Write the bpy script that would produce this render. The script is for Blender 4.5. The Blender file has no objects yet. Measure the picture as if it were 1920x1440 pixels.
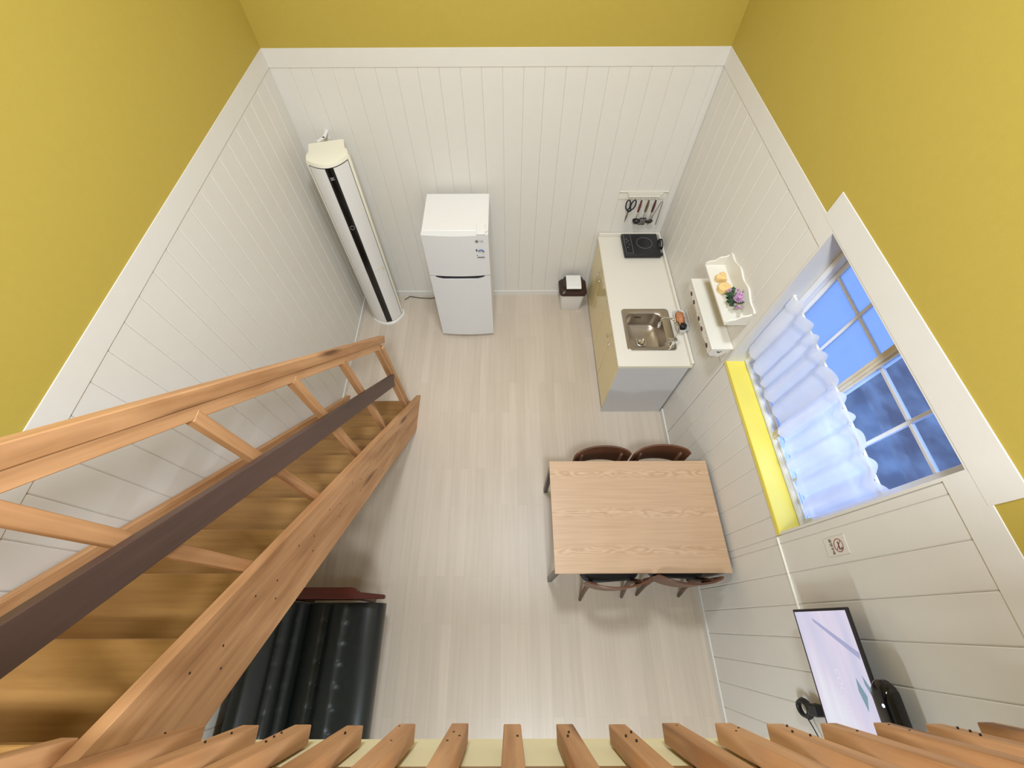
import bpy, bmesh, math, random
from mathutils import Vector, Matrix
random.seed(4)
PI = math.pi
sc = bpy.context.scene
COL = sc.collection

# ---------------------------------------------------------------- camera
cam_d = bpy.data.cameras.new('camera')
cam = bpy.data.objects.new('camera', cam_d)
COL.objects.link(cam)
cam_d.sensor_width = 36.0
cam_d.lens = 785.45 / 1920 * 36
cam_d.shift_x = 5.79 / 1920
cam_d.clip_start = 0.02
_p, _y, _r = 1.0509707, 0.00158079, -0.00523046
M0 = Matrix(((1, 0, 0), (0, math.sin(_p), -math.cos(_p)), (0, math.cos(_p), math.sin(_p))))
M1 = Matrix(((math.cos(_r), -math.sin(_r), 0), (math.sin(_r), math.cos(_r), 0), (0, 0, 1)))
M2 = Matrix(((math.cos(_y), -math.sin(_y), 0), (math.sin(_y), math.cos(_y), 0), (0, 0, 1)))
cam.matrix_world = Matrix.Translation((0, 0, 3.7)) @ (M2 @ M0 @ M1).to_4x4()
sc.camera = cam

# ---------------------------------------------------------------- sky, lamps, exposure
sc.view_settings.view_transform = 'Standard'
sc.view_settings.look = 'None'
sc.view_settings.exposure = 0.0
sc.view_settings.gamma = 1.0
sc.view_settings.use_curve_mapping = False
sc.cycles.use_denoising = True
sc.cycles.max_bounces = 10
sc.cycles.diffuse_bounces = 6
w = bpy.data.worlds.new('dusk_sky')
sc.world = w
w.use_nodes = True
wn = w.node_tree
bg = wn.nodes['Background']
bg.inputs[0].default_value = (0.27, 0.46, 1.0, 1)
bg.inputs[1].default_value = 4.0

def area(name, loc, size, power, col, rot=(0, 0, 0), shape='DISK'):
    l = bpy.data.lights.new(name, 'AREA')
    l.shape = shape
    l.size = size
    l.energy = power
    l.color = col
    o = bpy.data.objects.new(name, l)
    o.location = loc
    o.rotation_euler = rot
    COL.objects.link(o)
    return o
area('loft_ceiling_lamp', (0.12, -0.7, 4.9), 0.5, 158, (0.79, 0.87, 0.97))
area('hall_ceiling_lamp', (-0.1, 1.5, 4.93), 0.5, 86, (0.79, 0.87, 0.97))
area('under_loft_lamp', (0.2, -1.5, 2.22), 0.5, 44, (0.80, 0.89, 1.0))

# ---------------------------------------------------------------- materials
def lin(h):
    h = h.lstrip('#')
    r = []
    for i in (0, 2, 4):
        c = int(h[i:i + 2], 16) / 255
        r.append(c / 12.92 if c <= 0.04045 else ((c + 0.055) / 1.055) ** 2.4)
    return (r[0], r[1], r[2], 1)

def nt(m):
    m.use_nodes = True
    t = m.node_tree
    return t, t.nodes['Principled BSDF']

def plain(name, col, rough=0.5, metal=0.0, spec=0.5, var=0.04, scale=9.0, bump=0.0, coat=0.0):
    m = bpy.data.materials.new(name)
    t, b = nt(m)
    N, L = t.nodes, t.links
    tc = N.new('ShaderNodeTexCoord')
    no = N.new('ShaderNodeTexNoise')
    no.inputs['Scale'].default_value = scale
    no.inputs['Detail'].default_value = 4
    L.new(tc.outputs['Object'], no.inputs['Vector'])
    mx = N.new('ShaderNodeMixRGB')
    c = lin(col)
    mx.inputs[1].default_value = tuple(max(0, v * (1 - var)) for v in c[:3]) + (1,)
    mx.inputs[2].default_value = tuple(min(1, v * (1 + var)) for v in c[:3]) + (1,)
    L.new(no.outputs[0], mx.inputs[0])
    L.new(mx.outputs[0], b.inputs['Base Color'])
    b.inputs['Roughness'].default_value = rough
    b.inputs['Metallic'].default_value = metal
    b.inputs['Specular IOR Level'].default_value = spec
    b.inputs['Coat Weight'].default_value = coat
    if bump:
        n2 = N.new('ShaderNodeTexNoise')
        n2.inputs['Scale'].default_value = 220
        L.new(tc.outputs['Object'], n2.inputs['Vector'])
        bp = N.new('ShaderNodeBump')
        bp.inputs['Strength'].default_value = bump
        bp.inputs['Distance'].default_value = 0.002
        L.new(n2.outputs[0], bp.inputs['Height'])
        L.new(bp.outputs[0], b.inputs['Normal'])
    return m

def wood(name, c1, c2, d, rough=0.55, knots=True, fine=60.0, dark='6b4423'):
    """d = grain direction in object space"""
    m = bpy.data.materials.new(name)
    t, b = nt(m)
    N, L = t.nodes, t.links
    d = Vector(d).normalized()
    a = Vector((0, 0, 1)) if abs(d.z) < 0.5 else Vector((1, 0, 0))
    e = d.cross(a).normalized()
    f = d.cross(e).normalized()
    tc = N.new('ShaderNodeTexCoord')
    oi = N.new('ShaderNodeObjectInfo')
    cb = N.new('ShaderNodeCombineXYZ')
    for i, (v, s) in enumerate(((d, 1.6), (e, 11.0), (f, 11.0))):
        dp = N.new('ShaderNodeVectorMath')
        dp.operation = 'DOT_PRODUCT'
        dp.inputs[1].default_value = v * s
        L.new(tc.outputs['Object'], dp.inputs[0])
        ad = N.new('ShaderNodeMath')
        ad.operation = 'MULTIPLY_ADD'
        L.new(oi.outputs['Random'], ad.inputs[0])
        ad.inputs[1].default_value = 17.0
        L.new(dp.outputs['Value'], ad.inputs[2])
        L.new(ad.outputs[0], cb.inputs[i])
    n1 = N.new('ShaderNodeTexNoise')
    n1.inputs['Scale'].default_value = 1.0
    n1.inputs['Detail'].default_value = 5
    n1.inputs['Distortion'].default_value = 0.5
    L.new(cb.outputs[0], n1.inputs['Vector'])
    n2 = N.new('ShaderNodeTexNoise')
    n2.inputs['Scale'].default_value = fine / 11.0
    n2.inputs['Detail'].default_value = 3
    sc2 = N.new('ShaderNodeVectorMath')
    sc2.operation = 'MULTIPLY'
    sc2.inputs[1].default_value = (0.35, 1, 1)
    L.new(cb.outputs[0], sc2.inputs[0])
    L.new(sc2.outputs[0], n2.inputs['Vector'])
    ad2 = N.new('ShaderNodeMath')
    ad2.operation = 'MULTIPLY_ADD'
    ad2.inputs[1].default_value = 0.5
    L.new(n2.outputs[0], ad2.inputs[0])
    mu = N.new('ShaderNodeMath')
    mu.operation = 'MULTIPLY'
    mu.inputs[1].default_value = 0.9
    L.new(n1.outputs[0], mu.inputs[0])
    L.new(mu.outputs[0], ad2.inputs[2])
    cr = N.new('ShaderNodeValToRGB')
    cr.color_ramp.elements[0].position = 0.46
    cr.color_ramp.elements[0].color = lin(c2)
    cr.color_ramp.elements[1].position = 0.88
    cr.color_ramp.elements[1].color = lin(c1)
    L.new(ad2.outputs[0], cr.inputs[0])
    out = cr.outputs[0]
    if knots:
        vo = N.new('ShaderNodeTexVoronoi')
        vo.inputs['Scale'].default_value = 0.62
        L.new(cb.outputs[0], vo.inputs['Vector'])
        r2 = N.new('ShaderNodeValToRGB')
        r2.color_ramp.elements[0].position = 0.05
        r2.color_ramp.elements[0].color = (1, 1, 1, 1)
        r2.color_ramp.elements[1].position = 0.17
        r2.color_ramp.elements[1].color = (0, 0, 0, 1)
        L.new(vo.outputs['Distance'], r2.inputs[0])
        mk = N.new('ShaderNodeMixRGB')
        mk.inputs[2].default_value = lin(dark)
        mk.blend_type = 'MIX'
        L.new(r2.outputs[0], mk.inputs[0])
        L.new(out, mk.inputs[1])
        out = mk.outputs[0]
    L.new(out, b.inputs['Base Color'])
    b.inputs['Roughness'].default_value = rough
    bp = N.new('ShaderNodeBump')
    bp.inputs['Strength'].default_value = 0.15
    bp.inputs['Distance'].default_value = 0.002
    L.new(n2.outputs[0], bp.inputs['Height'])
    L.new(bp.outputs[0], b.inputs['Normal'])
    return m

UP = Vector((0, -0.6562, 0.7546))       # up-stairs direction
M = {}
M['white'] = plain('painted_white_board', 'd9d5cd', 0.55, var=0.025, bump=0.05)
M['groove'] = plain('groove_paint', 'c8c4b8', 0.7)
M['yellow'] = plain('yellow_wall_paint', 'b19b40', 0.75, var=0.03, scale=30, bump=0.12)
M['sill'] = plain('yellow_sill_paint', 'e2d058', 0.4, var=0.04)
M['cream'] = plain('cream_board', 'e8dfb4', 0.5, var=0.02)
W1, W2 = 'c6976a', '9a6c42'
M['wood_slope'] = wood('pine_along_stair', W1, W2, UP)
M['wood_up'] = wood('pine_upright', W1, W2, (0, 0, 1))
M['wood_x'] = wood('shaded_pine_tread', '98713f', '7b572b', (1, 0, 0), rough=0.42, knots=False)  # same pine as the stair, with the treads' shade put into a darker colour
M['wood_dark'] = wood('dark_stained_rail', '574038', '46332a', UP, knots=False)
M['walnut'] = wood('walnut_chair', '6a432c', '482c1d', (1, 0, 0), rough=0.4, knots=False)
M['walnut_up'] = wood('walnut_leg', '64422f', '463022', (0, 0, 1), rough=0.4, knots=False)
M['arm'] = wood('red_brown_arm', '5e2c20', '431d16', (1, 0, 0), rough=0.35, knots=False)
M['plastic'] = plain('white_plastic', 'e0deda', 0.35, var=0.01)
M['plastic2'] = plain('satin_white_door', 'd9d9d9', 0.38, var=0.01)
M['cream_plastic'] = plain('ivory_plastic', 'e4dfcc', 0.4, var=0.01)
M['black'] = plain('black_gloss', '0d0d0e', 0.12, var=0.0)
M['black_matt'] = plain('black_plastic', '17171a', 0.5)
M['ceramic_black'] = plain('black_glass_top', '1d1d1f', 0.28)
M['grey_line'] = plain('grey_print', '8c8c8e', 0.5)
M['steel'] = plain('brushed_steel', 'b3a99c', 0.30, metal=1.0, var=0.05, scale=40)
M['chrome'] = plain('chrome', 'd9dadb', 0.08, metal=1.0, var=0)
M['gunmetal'] = plain('dark_steel_leg', '55504e', 0.35, metal=0.8)
M['brown_lid'] = plain('dark_brown_plastic', '35211b', 0.3)
M['counter'] = plain('speckled_counter', 'd8d2c5', 0.32, var=0.03, scale=120)
M['cab_white'] = plain('cabinet_side', 'c9c8c8', 0.4, var=0.01)
M['cab_door'] = plain('glossy_beige_door', 'dccb98', 0.13, var=0.02)
M['leather'] = plain('dark_green_leather', '151a18', 0.36, var=0.12, scale=14, bump=0.25)
M['seat_black'] = plain('black_seat_leather', '191616', 0.6, bump=0.1)
M['pale'] = plain('white_shelf_paint', 'dcd8cc', 0.4, var=0.01)
M['tin'] = plain('honey_yellow_glaze', 'dfbf80', 0.35, var=0.08, scale=50)
M['leaf'] = plain('leaf_green', '2f4a30', 0.5, var=0.3, scale=60)
M['petal'] = plain('pink_petal', 'c498bd', 0.6, var=0.2, scale=60)
M['red_brown'] = plain('red_brown_handle', '5d2b22', 0.35, var=0.2, scale=60)
M['olive_handle'] = plain('olive_brown_handle', '5c4a22', 0.35, var=0.3, scale=60)
M['orange'] = plain('orange_netting', 'b87a50', 0.6, var=0.25, scale=60)
M['dark'] = plain('dark_void', '1a1411', 0.6)
M['maroon'] = plain('maroon_print', '54303a', 0.6)
M['alu'] = plain('white_window_pvc', 'dfe0e4', 0.4, var=0.01)
M['alu_beige'] = plain('beige_window_stile', 'cfc5b0', 0.45, var=0.02)
M['red_print'] = plain('red_print', '8c4136', 0.6)
M['brown_print'] = plain('brown_print', '4d4038', 0.6)
M['blue_print'] = plain('blue_print', '5a6a92', 0.6)
M['duct'] = plain('cable_duct', 'f0eee4', 0.4)

def vinyl():
    m = bpy.data.materials.new('pale_vinyl_floor')
    t, b = nt(m)
    N, L = t.nodes, t.links
    tc = N.new('ShaderNodeTexCoord')
    mp = N.new('ShaderNodeMapping')
    mp.inputs['Rotation'].default_value = (0, 0, PI / 2)
    L.new(tc.outputs['Object'], mp.inputs[0])
    br = N.new('ShaderNodeTexBrick')
    br.offset = 0.37
    br.inputs['Color1'].default_value = lin('c9bba9')
    br.inputs['Color2'].default_value = lin('c1b3a1')
    br.inputs['Mortar'].default_value = lin('b5a796')
    br.inputs['Scale'].default_value = 1.0
    br.inputs['Brick Width'].default_value = 0.9
    br.inputs['Row Height'].default_value = 0.075
    br.inputs['Mortar Size'].default_value = 0.0012
    br.inputs['Mortar Smooth'].default_value = 0.8
    L.new(mp.outputs[0], br.inputs['Vector'])
    m2 = N.new('ShaderNodeMapping')
    m2.inputs['Scale'].default_value = (38, 1.6, 1)
    L.new(tc.outputs['Object'], m2.inputs[0])
    no = N.new('ShaderNodeTexNoise')
    no.inputs['Scale'].default_value = 1.0
    no.inputs['Detail'].default_value = 5
    L.new(m2.outputs[0], no.inputs['Vector'])
    mx = N.new('ShaderNodeMixRGB')
    mx.blend_type = 'MULTIPLY'
    mx.inputs[0].default_value = 1
    cr = N.new('ShaderNodeValToRGB')
    cr.color_ramp.elements[0].position = 0.3
    cr.color_ramp.elements[0].color = (0.91, 0.91, 0.915, 1)
    cr.color_ramp.elements[1].position = 0.7
    cr.color_ramp.elements[1].color = (1, 1, 1, 1)
    L.new(no.outputs[0], cr.inputs[0])
    L.new(br.outputs[0], mx.inputs[1])
    L.new(cr.outputs[0], mx.inputs[2])
    L.new(mx.outputs[0], b.inputs['Base Color'])
    b.inputs['Roughness'].default_value = 0.42
    return m
M['floor'] = vinyl()

def veneer():
    """table veneer: straight oak grain along x with three cathedral figures"""
    m = bpy.data.materials.new('oak_veneer_top')
    t, b = nt(m)
    N, L = t.nodes, t.links
    def math_(op, a=None, bb=None, c=None):
        n = N.new('ShaderNodeMath')
        n.operation = op
        for i, v in enumerate((a, bb, c)):
            if v is None:
                continue
            if isinstance(v, (int, float)):
                n.inputs[i].default_value = v
            else:
                L.new(v, n.inputs[i])
        return n.outputs[0]
    tc = N.new('ShaderNodeTexCoord')
    sp = N.new('ShaderNodeSeparateXYZ')
    L.new(tc.outputs['Object'], sp.inputs[0])
    x, y = sp.outputs[0], sp.outputs[1]
    mp = N.new('ShaderNodeMapping')
    mp.inputs['Scale'].default_value = (2.2, 9, 1)
    L.new(tc.outputs['Object'], mp.inputs[0])
    no = N.new('ShaderNodeTexNoise')
    no.inputs['Scale'].default_value = 1.6
    no.inputs['Detail'].default_value = 2
    L.new(mp.outputs[0], no.inputs['Vector'])
    # distance to nearest figure line
    ds = [math_('ABSOLUTE', math_('SUBTRACT', y, v)) for v in (0.285, 0.005, -0.24)]
    dm = math_('MINIMUM', math_('MINIMUM', ds[0], ds[1]), ds[2])
    mask = math_('SUBTRACT', 1.0, math_('MULTIPLY', dm, 24.0))
    mask = math_('MAXIMUM', mask, 0.0)
    ring = math_('SINE', math_('MULTIPLY_ADD', no.outputs[0], 55.0, math_('MULTIPLY', dm, 160.0)))
    ring = math_('MULTIPLY', ring, mask)
    m3 = N.new('ShaderNodeMapping')
    m3.inputs['Scale'].default_value = (3, 130, 1)
    L.new(tc.outputs['Object'], m3.inputs[0])
    n3 = N.new('ShaderNodeTexNoise')
    n3.inputs['Scale'].default_value = 1
    n3.inputs['Detail'].default_value = 4
    L.new(m3.outputs[0], n3.inputs['Vector'])
    f = math_('ADD', math_('MULTIPLY', ring, 0.28), math_('MULTIPLY_ADD', n3.outputs[0], 0.7, 0.15))
    cr = N.new('ShaderNodeValToRGB')
    cr.color_ramp.elements[0].position = 0.1
    cr.color_ramp.elements[0].color = lin('a98867')
    cr.color_ramp.elements[1].position = 0.85
    cr.color_ramp.elements[1].color = lin('c7a98a')
    L.new(f, cr.inputs[0])
    L.new(cr.outputs[0], b.inputs['Base Color'])
    b.inputs['Roughness'].default_value = 0.38
    return m
M['veneer'] = veneer()

def glass(name, col, rough, trans):
    m = bpy.data.materials.new(name)
    t, b = nt(m)
    N, L = t.nodes, t.links
    out = N['Material Output']
    N.remove(b)
    gl = N.new('ShaderNodeBsdfGlossy')
    gl.inputs['Roughness'].default_value = 0.03
    gl.inputs['Color'].default_value = (0.9, 0.9, 0.9, 1)
    if rough:
        tr = N.new('ShaderNodeBsdfTranslucent')
    else:
        tr = N.new('ShaderNodeBsdfTransparent')
    tr.inputs['Color'].default_value = col
    mx = N.new('ShaderNodeMixShader')
    mx.inputs[0].default_value = 0.06
    L.new(tr.outputs[0], mx.inputs[1])
    L.new(gl.outputs[0], mx.inputs[2])
    if rough:
        t2 = N.new('ShaderNodeBsdfTransparent')
        t2.inputs['Color'].default_value = (0.8, 0.9, 1, 1)
        m2 = N.new('ShaderNodeMixShader')
        m2.inputs[0].default_value = 0.12
        L.new(mx.outputs[0], m2.inputs[1])
        L.new(t2.outputs[0], m2.inputs[2])
        L.new(m2.outputs[0], out.inputs[0])
    else:
        L.new(mx.outputs[0], out.inputs[0])
    return m
M['glass'] = glass('clear_pane', (0.92, 0.95, 1, 1), False, 1)
M['frost'] = glass('frosted_pane', (0.56, 0.58, 0.60, 1), True, 1)

def sheer():
    m = bpy.data.materials.new('sheer_white_cloth')
    t, b = nt(m)
    N, L = t.nodes, t.links
    out = N['Material Output']
    b.inputs['Base Color'].default_value = (0.93, 0.93, 0.94, 1)
    b.inputs['Roughness'].default_value = 0.9
    tl = N.new('ShaderNodeBsdfTranslucent')
    tl.inputs[0].default_value = (0.95, 0.95, 0.95, 1)
    mx = N.new('ShaderNodeMixShader')
    mx.inputs[0].default_value = 0.5
    L.new(b.outputs[0], mx.inputs[1])
    L.new(tl.outputs[0], mx.inputs[2])
    tp = N.new('ShaderNodeBsdfTransparent')
    m2 = N.new('ShaderNodeMixShader')
    tc = N.new('ShaderNodeTexCoord')
    no = N.new('ShaderNodeTexNoise')
    no.inputs['Scale'].default_value = 7
    L.new(tc.outputs['Object'], no.inputs[0])
    mr = N.new('ShaderNodeMapRange')
    mr.inputs[1].default_value = 0.3
    mr.inputs[2].default_value = 0.7
    mr.inputs[3].default_value = 0.06
    mr.inputs[4].default_value = 0.16
    L.new(no.outputs[0], mr.inputs[0])
    L.new(mr.outputs[0], m2.inputs[0])
    L.new(mx.outputs[0], m2.inputs[1])
    L.new(tp.outputs[0], m2.inputs[2])
    L.new(m2.outputs[0], out.inputs[0])
    return m
M['sheer'] = sheer()

def screen():
    m = bpy.data.materials.new('tv_picture')
    t, b = nt(m)
    N, L = t.nodes, t.links
    tc = N.new('ShaderNodeTexCoord')
    mp = N.new('ShaderNodeMapping')
    mp.inputs['Rotation'].default_value = (0.5, 0, 0)
    mp.inputs['Scale'].default_value = (1, 1.6, 9)
    L.new(tc.outputs['Object'], mp.inputs[0])
    no = N.new('ShaderNodeTexNoise')
    no.inputs['Scale'].default_value = 1.2
    no.inputs['Detail'].default_value = 2
    L.new(mp.outputs[0], no.inputs[0])
    cr = N.new('ShaderNodeValToRGB')
    e = cr.color_ramp.elements
    e[0].position = 0.30
    e[0].color = lin('cfcde6')
    e[1].position = 0.70
    e[1].color = lin('e6e7f2')
    x = e.new(0.5)
    x.color = lin('ded6ea')
    L.new(no.outputs[0], cr.inputs[0])
    L.new(cr.outputs[0], b.inputs['Emission Color'])
    b.inputs['Emission Strength'].default_value = 0.92
    b.inputs['Base Color'].default_value = (0.02, 0.02, 0.02, 1)
    b.inputs['Roughness'].default_value = 0.3
    return m
M['screen'] = screen()

def glow(name, col, s):
    m = bpy.data.materials.new(name)
    t, b = nt(m)
    b.inputs['Base Color'].default_value = (0.02, 0.02, 0.02, 1)
    b.inputs['Emission Color'].default_value = lin(col)
    b.inputs['Emission Strength'].default_value = s
    return m
M['scr_line'] = glow('screen_grey_stroke', 'a9abcf', 0.9)
M['scr_leaf'] = glow('screen_green_leaf', '7f9fae', 0.85)
M['scr_text'] = glow('screen_pale_letters', 'e4dff0', 0.92)

def ground_mat():
    m = bpy.data.materials.new('garden_ground')
    t, b = nt(m)
    N, L = t.nodes, t.links
    tc = N.new('ShaderNodeTexCoord')
    no = N.new('ShaderNodeTexNoise')
    no.inputs['Scale'].default_value = 2.5
    no.inputs['Detail'].default_value = 6
    L.new(tc.outputs['Object'], no.inputs[0])
    cr = N.new('ShaderNodeValToRGB')
    e = cr.color_ramp.elements
    e[0].position = 0.4
    e[0].color = (0.045, 0.05, 0.06, 1)
    e[1].position = 0.68
    e[1].color = (0.15, 0.17, 0.17, 1)
    L.new(no.outputs[0], cr.inputs[0])
    L.new(cr.outputs[0], b.inputs['Base Color'])
    b.inputs['Roughness'].default_value = 0.9
    return m
M['ground'] = ground_mat()

# ---------------------------------------------------------------- mesh helpers
def B():
    return bmesh.new()

def bx(bm, x0, x1, y0, y1, z0, z1, b=0.0, R=None, seg=1):
    vs = [bm.verts.new((x, y, z)) for x in (x0, x1) for y in (y0, y1) for z in (z0, z1)]
    fs = [(0, 1, 3, 2), (4, 6, 7, 5), (0, 4, 5, 1), (2, 3, 7, 6), (0, 2, 6, 4), (1, 5, 7, 3)]
    faces = [bm.faces.new([vs[i] for i in f]) for f in fs]
    if b:
        es = list({e for f in faces for e in f.edges})
        r = bmesh.ops.bevel(bm, geom=es, offset=b, segments=seg, profile=0.5, affect='EDGES')
        vs = list({v for f in r['faces'] for v in f.verts} | {v for v in vs if v.is_valid})
    if R is not None:
        bmesh.ops.transform(bm, matrix=R, verts=[v for v in vs if v.is_valid])
    return vs

def prism(bm, pts, ax, a0, a1, b=0.0):
    """polygon pts (in the two other axes, cyclic order) extruded along ax"""
    def mk(p, a):
        return {'x': (a, p[0], p[1]), 'y': (p[0], a, p[1]), 'z': (p[0], p[1], a)}[ax]
    A = [bm.verts.new(mk(p, a0)) for p in pts]
    Bv = [bm.verts.new(mk(p, a1)) for p in pts]
    n = len(pts)
    fs = [bm.faces.new(A), bm.faces.new(Bv[::-1])]
    for i in range(n):
        fs.append(bm.faces.new((A[i], Bv[i], Bv[(i + 1) % n], A[(i + 1) % n])))
    if b:
        es = list({e for f in fs for e in f.edges})
        bmesh.ops.bevel(bm, geom=es, offset=b, segments=1, profile=0.5, affect='EDGES')

def rings(bm, rs, cap=True, close=False):
    L = [[bm.verts.new(p) for p in r] for r in rs]
    n = len(L[0])
    m = len(L)
    for i in range(m if close else m - 1):
        a, c = L[i], L[(i + 1) % m]
        for j in range(n):
            bm.faces.new((a[j], a[(j + 1) % n], c[(j + 1) % n], c[j]))
    if cap and not close:
        bm.faces.new(L[0][::-1])
        bm.faces.new(L[-1])

def tube(bm, pts, r, n=8, closed=False):
    pts = [Vector(p) for p in pts]
    m = len(pts)
    rs = []
    prev = None
    for i, p in enumerate(pts):
        if closed:
            t = (pts[(i + 1) % m] - pts[i - 1]).normalized()
        else:
            t = (pts[min(i + 1, m - 1)] - pts[max(i - 1, 0)]).normalized()
        if prev is None:
            a = Vector((0, 0, 1)) if abs(t.z) < 0.9 else Vector((1, 0, 0))
            u = t.cross(a).normalized()
        else:
            u = (prev - t * prev.dot(t)).normalized()
        prev = u
        v = t.cross(u)
        rr = r[i] if isinstance(r, (list, tuple)) else r
        rs.append([p + (u * math.cos(2 * PI * k / n) + v * math.sin(2 * PI * k / n)) * rr for k in range(n)])
    rings(bm, rs, cap=True, close=closed)

def lathe(bm, prof, c=(0, 0, 0), n=20, sx=1.0, sy=1.0):
    rs = [[(c[0] + r * sx * math.cos(2 * PI * k / n), c[1] + r * sy * math.sin(2 * PI * k / n), c[2] + z) for k in range(n)] for r, z in prof]
    rings(bm, rs, cap=True)

def slope_poly(y0, pa, pb, ya, yb):
    """board parallel to the stair: top edge on z=1.15*(y0-y), perpendicular depths pa..pb below it, ends at y=ya (low) and y=yb (high)"""
    n = Vector((0.7546, 0.6562))
    lo = Vector((ya, 1.15 * (y0 - ya)))
    hi = Vector((yb, 1.15 * (y0 - yb)))
    return [tuple(lo - n * pa), tuple(hi - n * pa), tuple(hi - n * pb), tuple(lo - n * pb)]

def obj(name, bm, m, parent=None, local=False, smooth=False, kind=None, label=None):
    bmesh.ops.recalc_face_normals(bm, faces=bm.faces)
    if parent is not None and not local:
        bmesh.ops.translate(bm, vec=-parent.location, verts=bm.verts)
    me = bpy.data.meshes.new(name)
    bm.to_mesh(me)
    bm.free()
    if isinstance(m, (list, tuple)):
        for q in m:
            me.materials.append(q)
    else:
        me.materials.append(m)
    if smooth:
        for p in me.polygons:
            p.use_smooth = True
        if smooth != 'all':
            try:
                me.set_sharp_from_angle(angle=math.radians(38))
            except Exception:
                pass
    o = bpy.data.objects.new(name, me)
    COL.objects.link(o)
    if parent is not None:
        o.parent = parent
    if kind:
        o['kind'] = kind
    if label:
        o['label'] = label
    return o

def sub(name, bm, m, part, thing_, local=False, smooth=False, **k):
    """sub-part: parented to a part whose own frame is the thing's frame"""
    o = obj(name, bm, m, None, smooth=smooth, **k)
    if not local:
        for v in o.data.vertices:
            v.co -= thing_.location
    o.parent = part
    return o

def tag(o, label, cat, group=None):
    o['label'] = label
    o['category'] = cat
    if group:
        o['group'] = group
    return o

def thing(name, label, cat, loc=(0, 0, 0), rz=0.0, group=None):
    o = bpy.data.objects.new(name, None)
    o.empty_display_size = 0.1
    COL.objects.link(o)
    o.location = loc
    o.rotation_euler = (0, 0, rz)
    return tag(o, label, cat, group)

def text_mesh(s, size, mat4, extrude=0.0004, name='lettering', m=None, parent=None, align='CENTER', bold=0.0):
    c = bpy.data.curves.new('t', 'FONT')
    c.body = s
    c.size = size
    c.align_x = align
    c.align_y = 'CENTER'
    c.extrude = extrude
    c.offset = bold
    c.resolution_u = 3
    o = bpy.data.objects.new('t', c)
    COL.objects.link(o)
    dg = bpy.context.evaluated_depsgraph_get()
    dg.update()
    me = bpy.data.meshes.new_from_object(o.evaluated_get(dg))
    bpy.data.objects.remove(o)
    bpy.data.curves.remove(c)
    me.transform(mat4)
    if parent is not None:
        me.transform(Matrix.Translation(-parent.location))
    me.materials.clear()
    me.materials.append(m)
    me.name = name
    q = bpy.data.objects.new(name, me)
    COL.objects.link(q)
    if parent is not None:
        q.parent = parent
    return q

def frame(loc, ex, ey):
    ex, ey = Vector(ex), Vector(ey)
    ez = ex.cross(ey)
    return Matrix(((ex.x, ey.x, ez.x, loc[0]), (ex.y, ey.y, ez.y, loc[1]), (ex.z, ey.z, ez.z, loc[2]), (0, 0, 0, 1)))

# ---------------------------------------------------------------- room shell
XL, XR, YB, YF = -1.6406, 1.4816, 3.3148, -3.3
ZC = 5.0
ZB0, ZB1 = 2.289, 2.401           # band on the wall
T = 0.014                         # plank thickness
WY0, WY1, WZ0, WZ1 = 0.418, 1.555, 1.30, 2.39   # window opening

def two_tone(name, lower, upper):
    bm = B()
    for q in lower:
        bx(bm, *q)
    k = len(bm.faces)
    for q in upper:
        bx(bm, *q)
    bm.faces.ensure_lookup_table()
    for f in bm.faces[k:]:
        f.material_index = 1
    return obj(name, bm, [M['groove'], M['yellow']], kind='structure')

bm = B(); bx(bm, XL - 0.15, XR + 0.22, YF - 0.15, YB + 0.15, -0.12, 0.0)
obj('floor', bm, M['floor'], kind='structure')
wall_back = two_tone('wall_back', [(XL - 0.15, XR + 0.22, YB + T, YB + 0.15, 0, 2.345)], [(XL - 0.15, XR + 0.22, YB, YB + 0.15, 2.345, ZC)])
wall_left = two_tone('wall_left', [(XL - 0.15, XL - T, YF, YB, 0, 2.345)], [(XL - 0.15, XL, YF, YB, 2.345, ZC)])
X2 = XR + 0.22
wall_right = two_tone('wall_right',
    [(XR + T, X2, YF, WY0, 0, 2.345), (XR + T, X2, WY1, YB, 0, 2.345), (XR + T, X2, WY0, WY1, 0, WZ0 - 0.03)],
    [(XR, X2, YF, WY0, 2.345, ZC), (XR, X2, WY1, YB, 2.345, ZC), (XR, X2, WY0, WY1, WZ1, ZC)])
bm = B(); bx(bm, XL - 0.15, X2, YF - 0.15, YF, 0, ZC)
obj('wall_front', bm, M['cream'], kind='structure')
bm = B(); bx(bm, XL - 0.15, X2, YF - 0.15, YB + 0.15, ZC, ZC + 0.12)
obj('ceiling', bm, M['cream'], kind='structure')

def plank_mesh(name, wid, z0, z1, axis, face, sgn):  # shallow V joints
    """one tongue-and-groove board; axis = the wall's run; face = coordinate of the face; sgn = direction into the wall"""
    g, c, dp = (0.0004, 0.0030, 0.0016) if axis == 'x' else (0.0005, 0.0046, 0.0030)
    prof = [(g, T), (g, dp), (g + c, 0), (wid - g - c, 0), (wid - g, dp), (wid - g, T)]
    bm = bmesh.new()
    A, Bv = [], []
    for u, d in prof:
        q = (u, face + sgn * d) if axis == 'x' else (face + sgn * d, u)
        A.append(bm.verts.new((q[0], q[1], z0)))
        Bv.append(bm.verts.new((q[0], q[1], z1)))
    n = len(prof)
    for i in range(n):
        bm.faces.new((A[i], A[(i + 1) % n], Bv[(i + 1) % n], Bv[i]))
    bm.faces.new(A)
    bm.faces.new(Bv[::-1])
    bmesh.ops.recalc_face_normals(bm, faces=bm.faces)
    me = bpy.data.meshes.new('plank')
    bm.to_mesh(me)
    bm.free()
    me.materials.append(M['white'])
    return me

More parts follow.
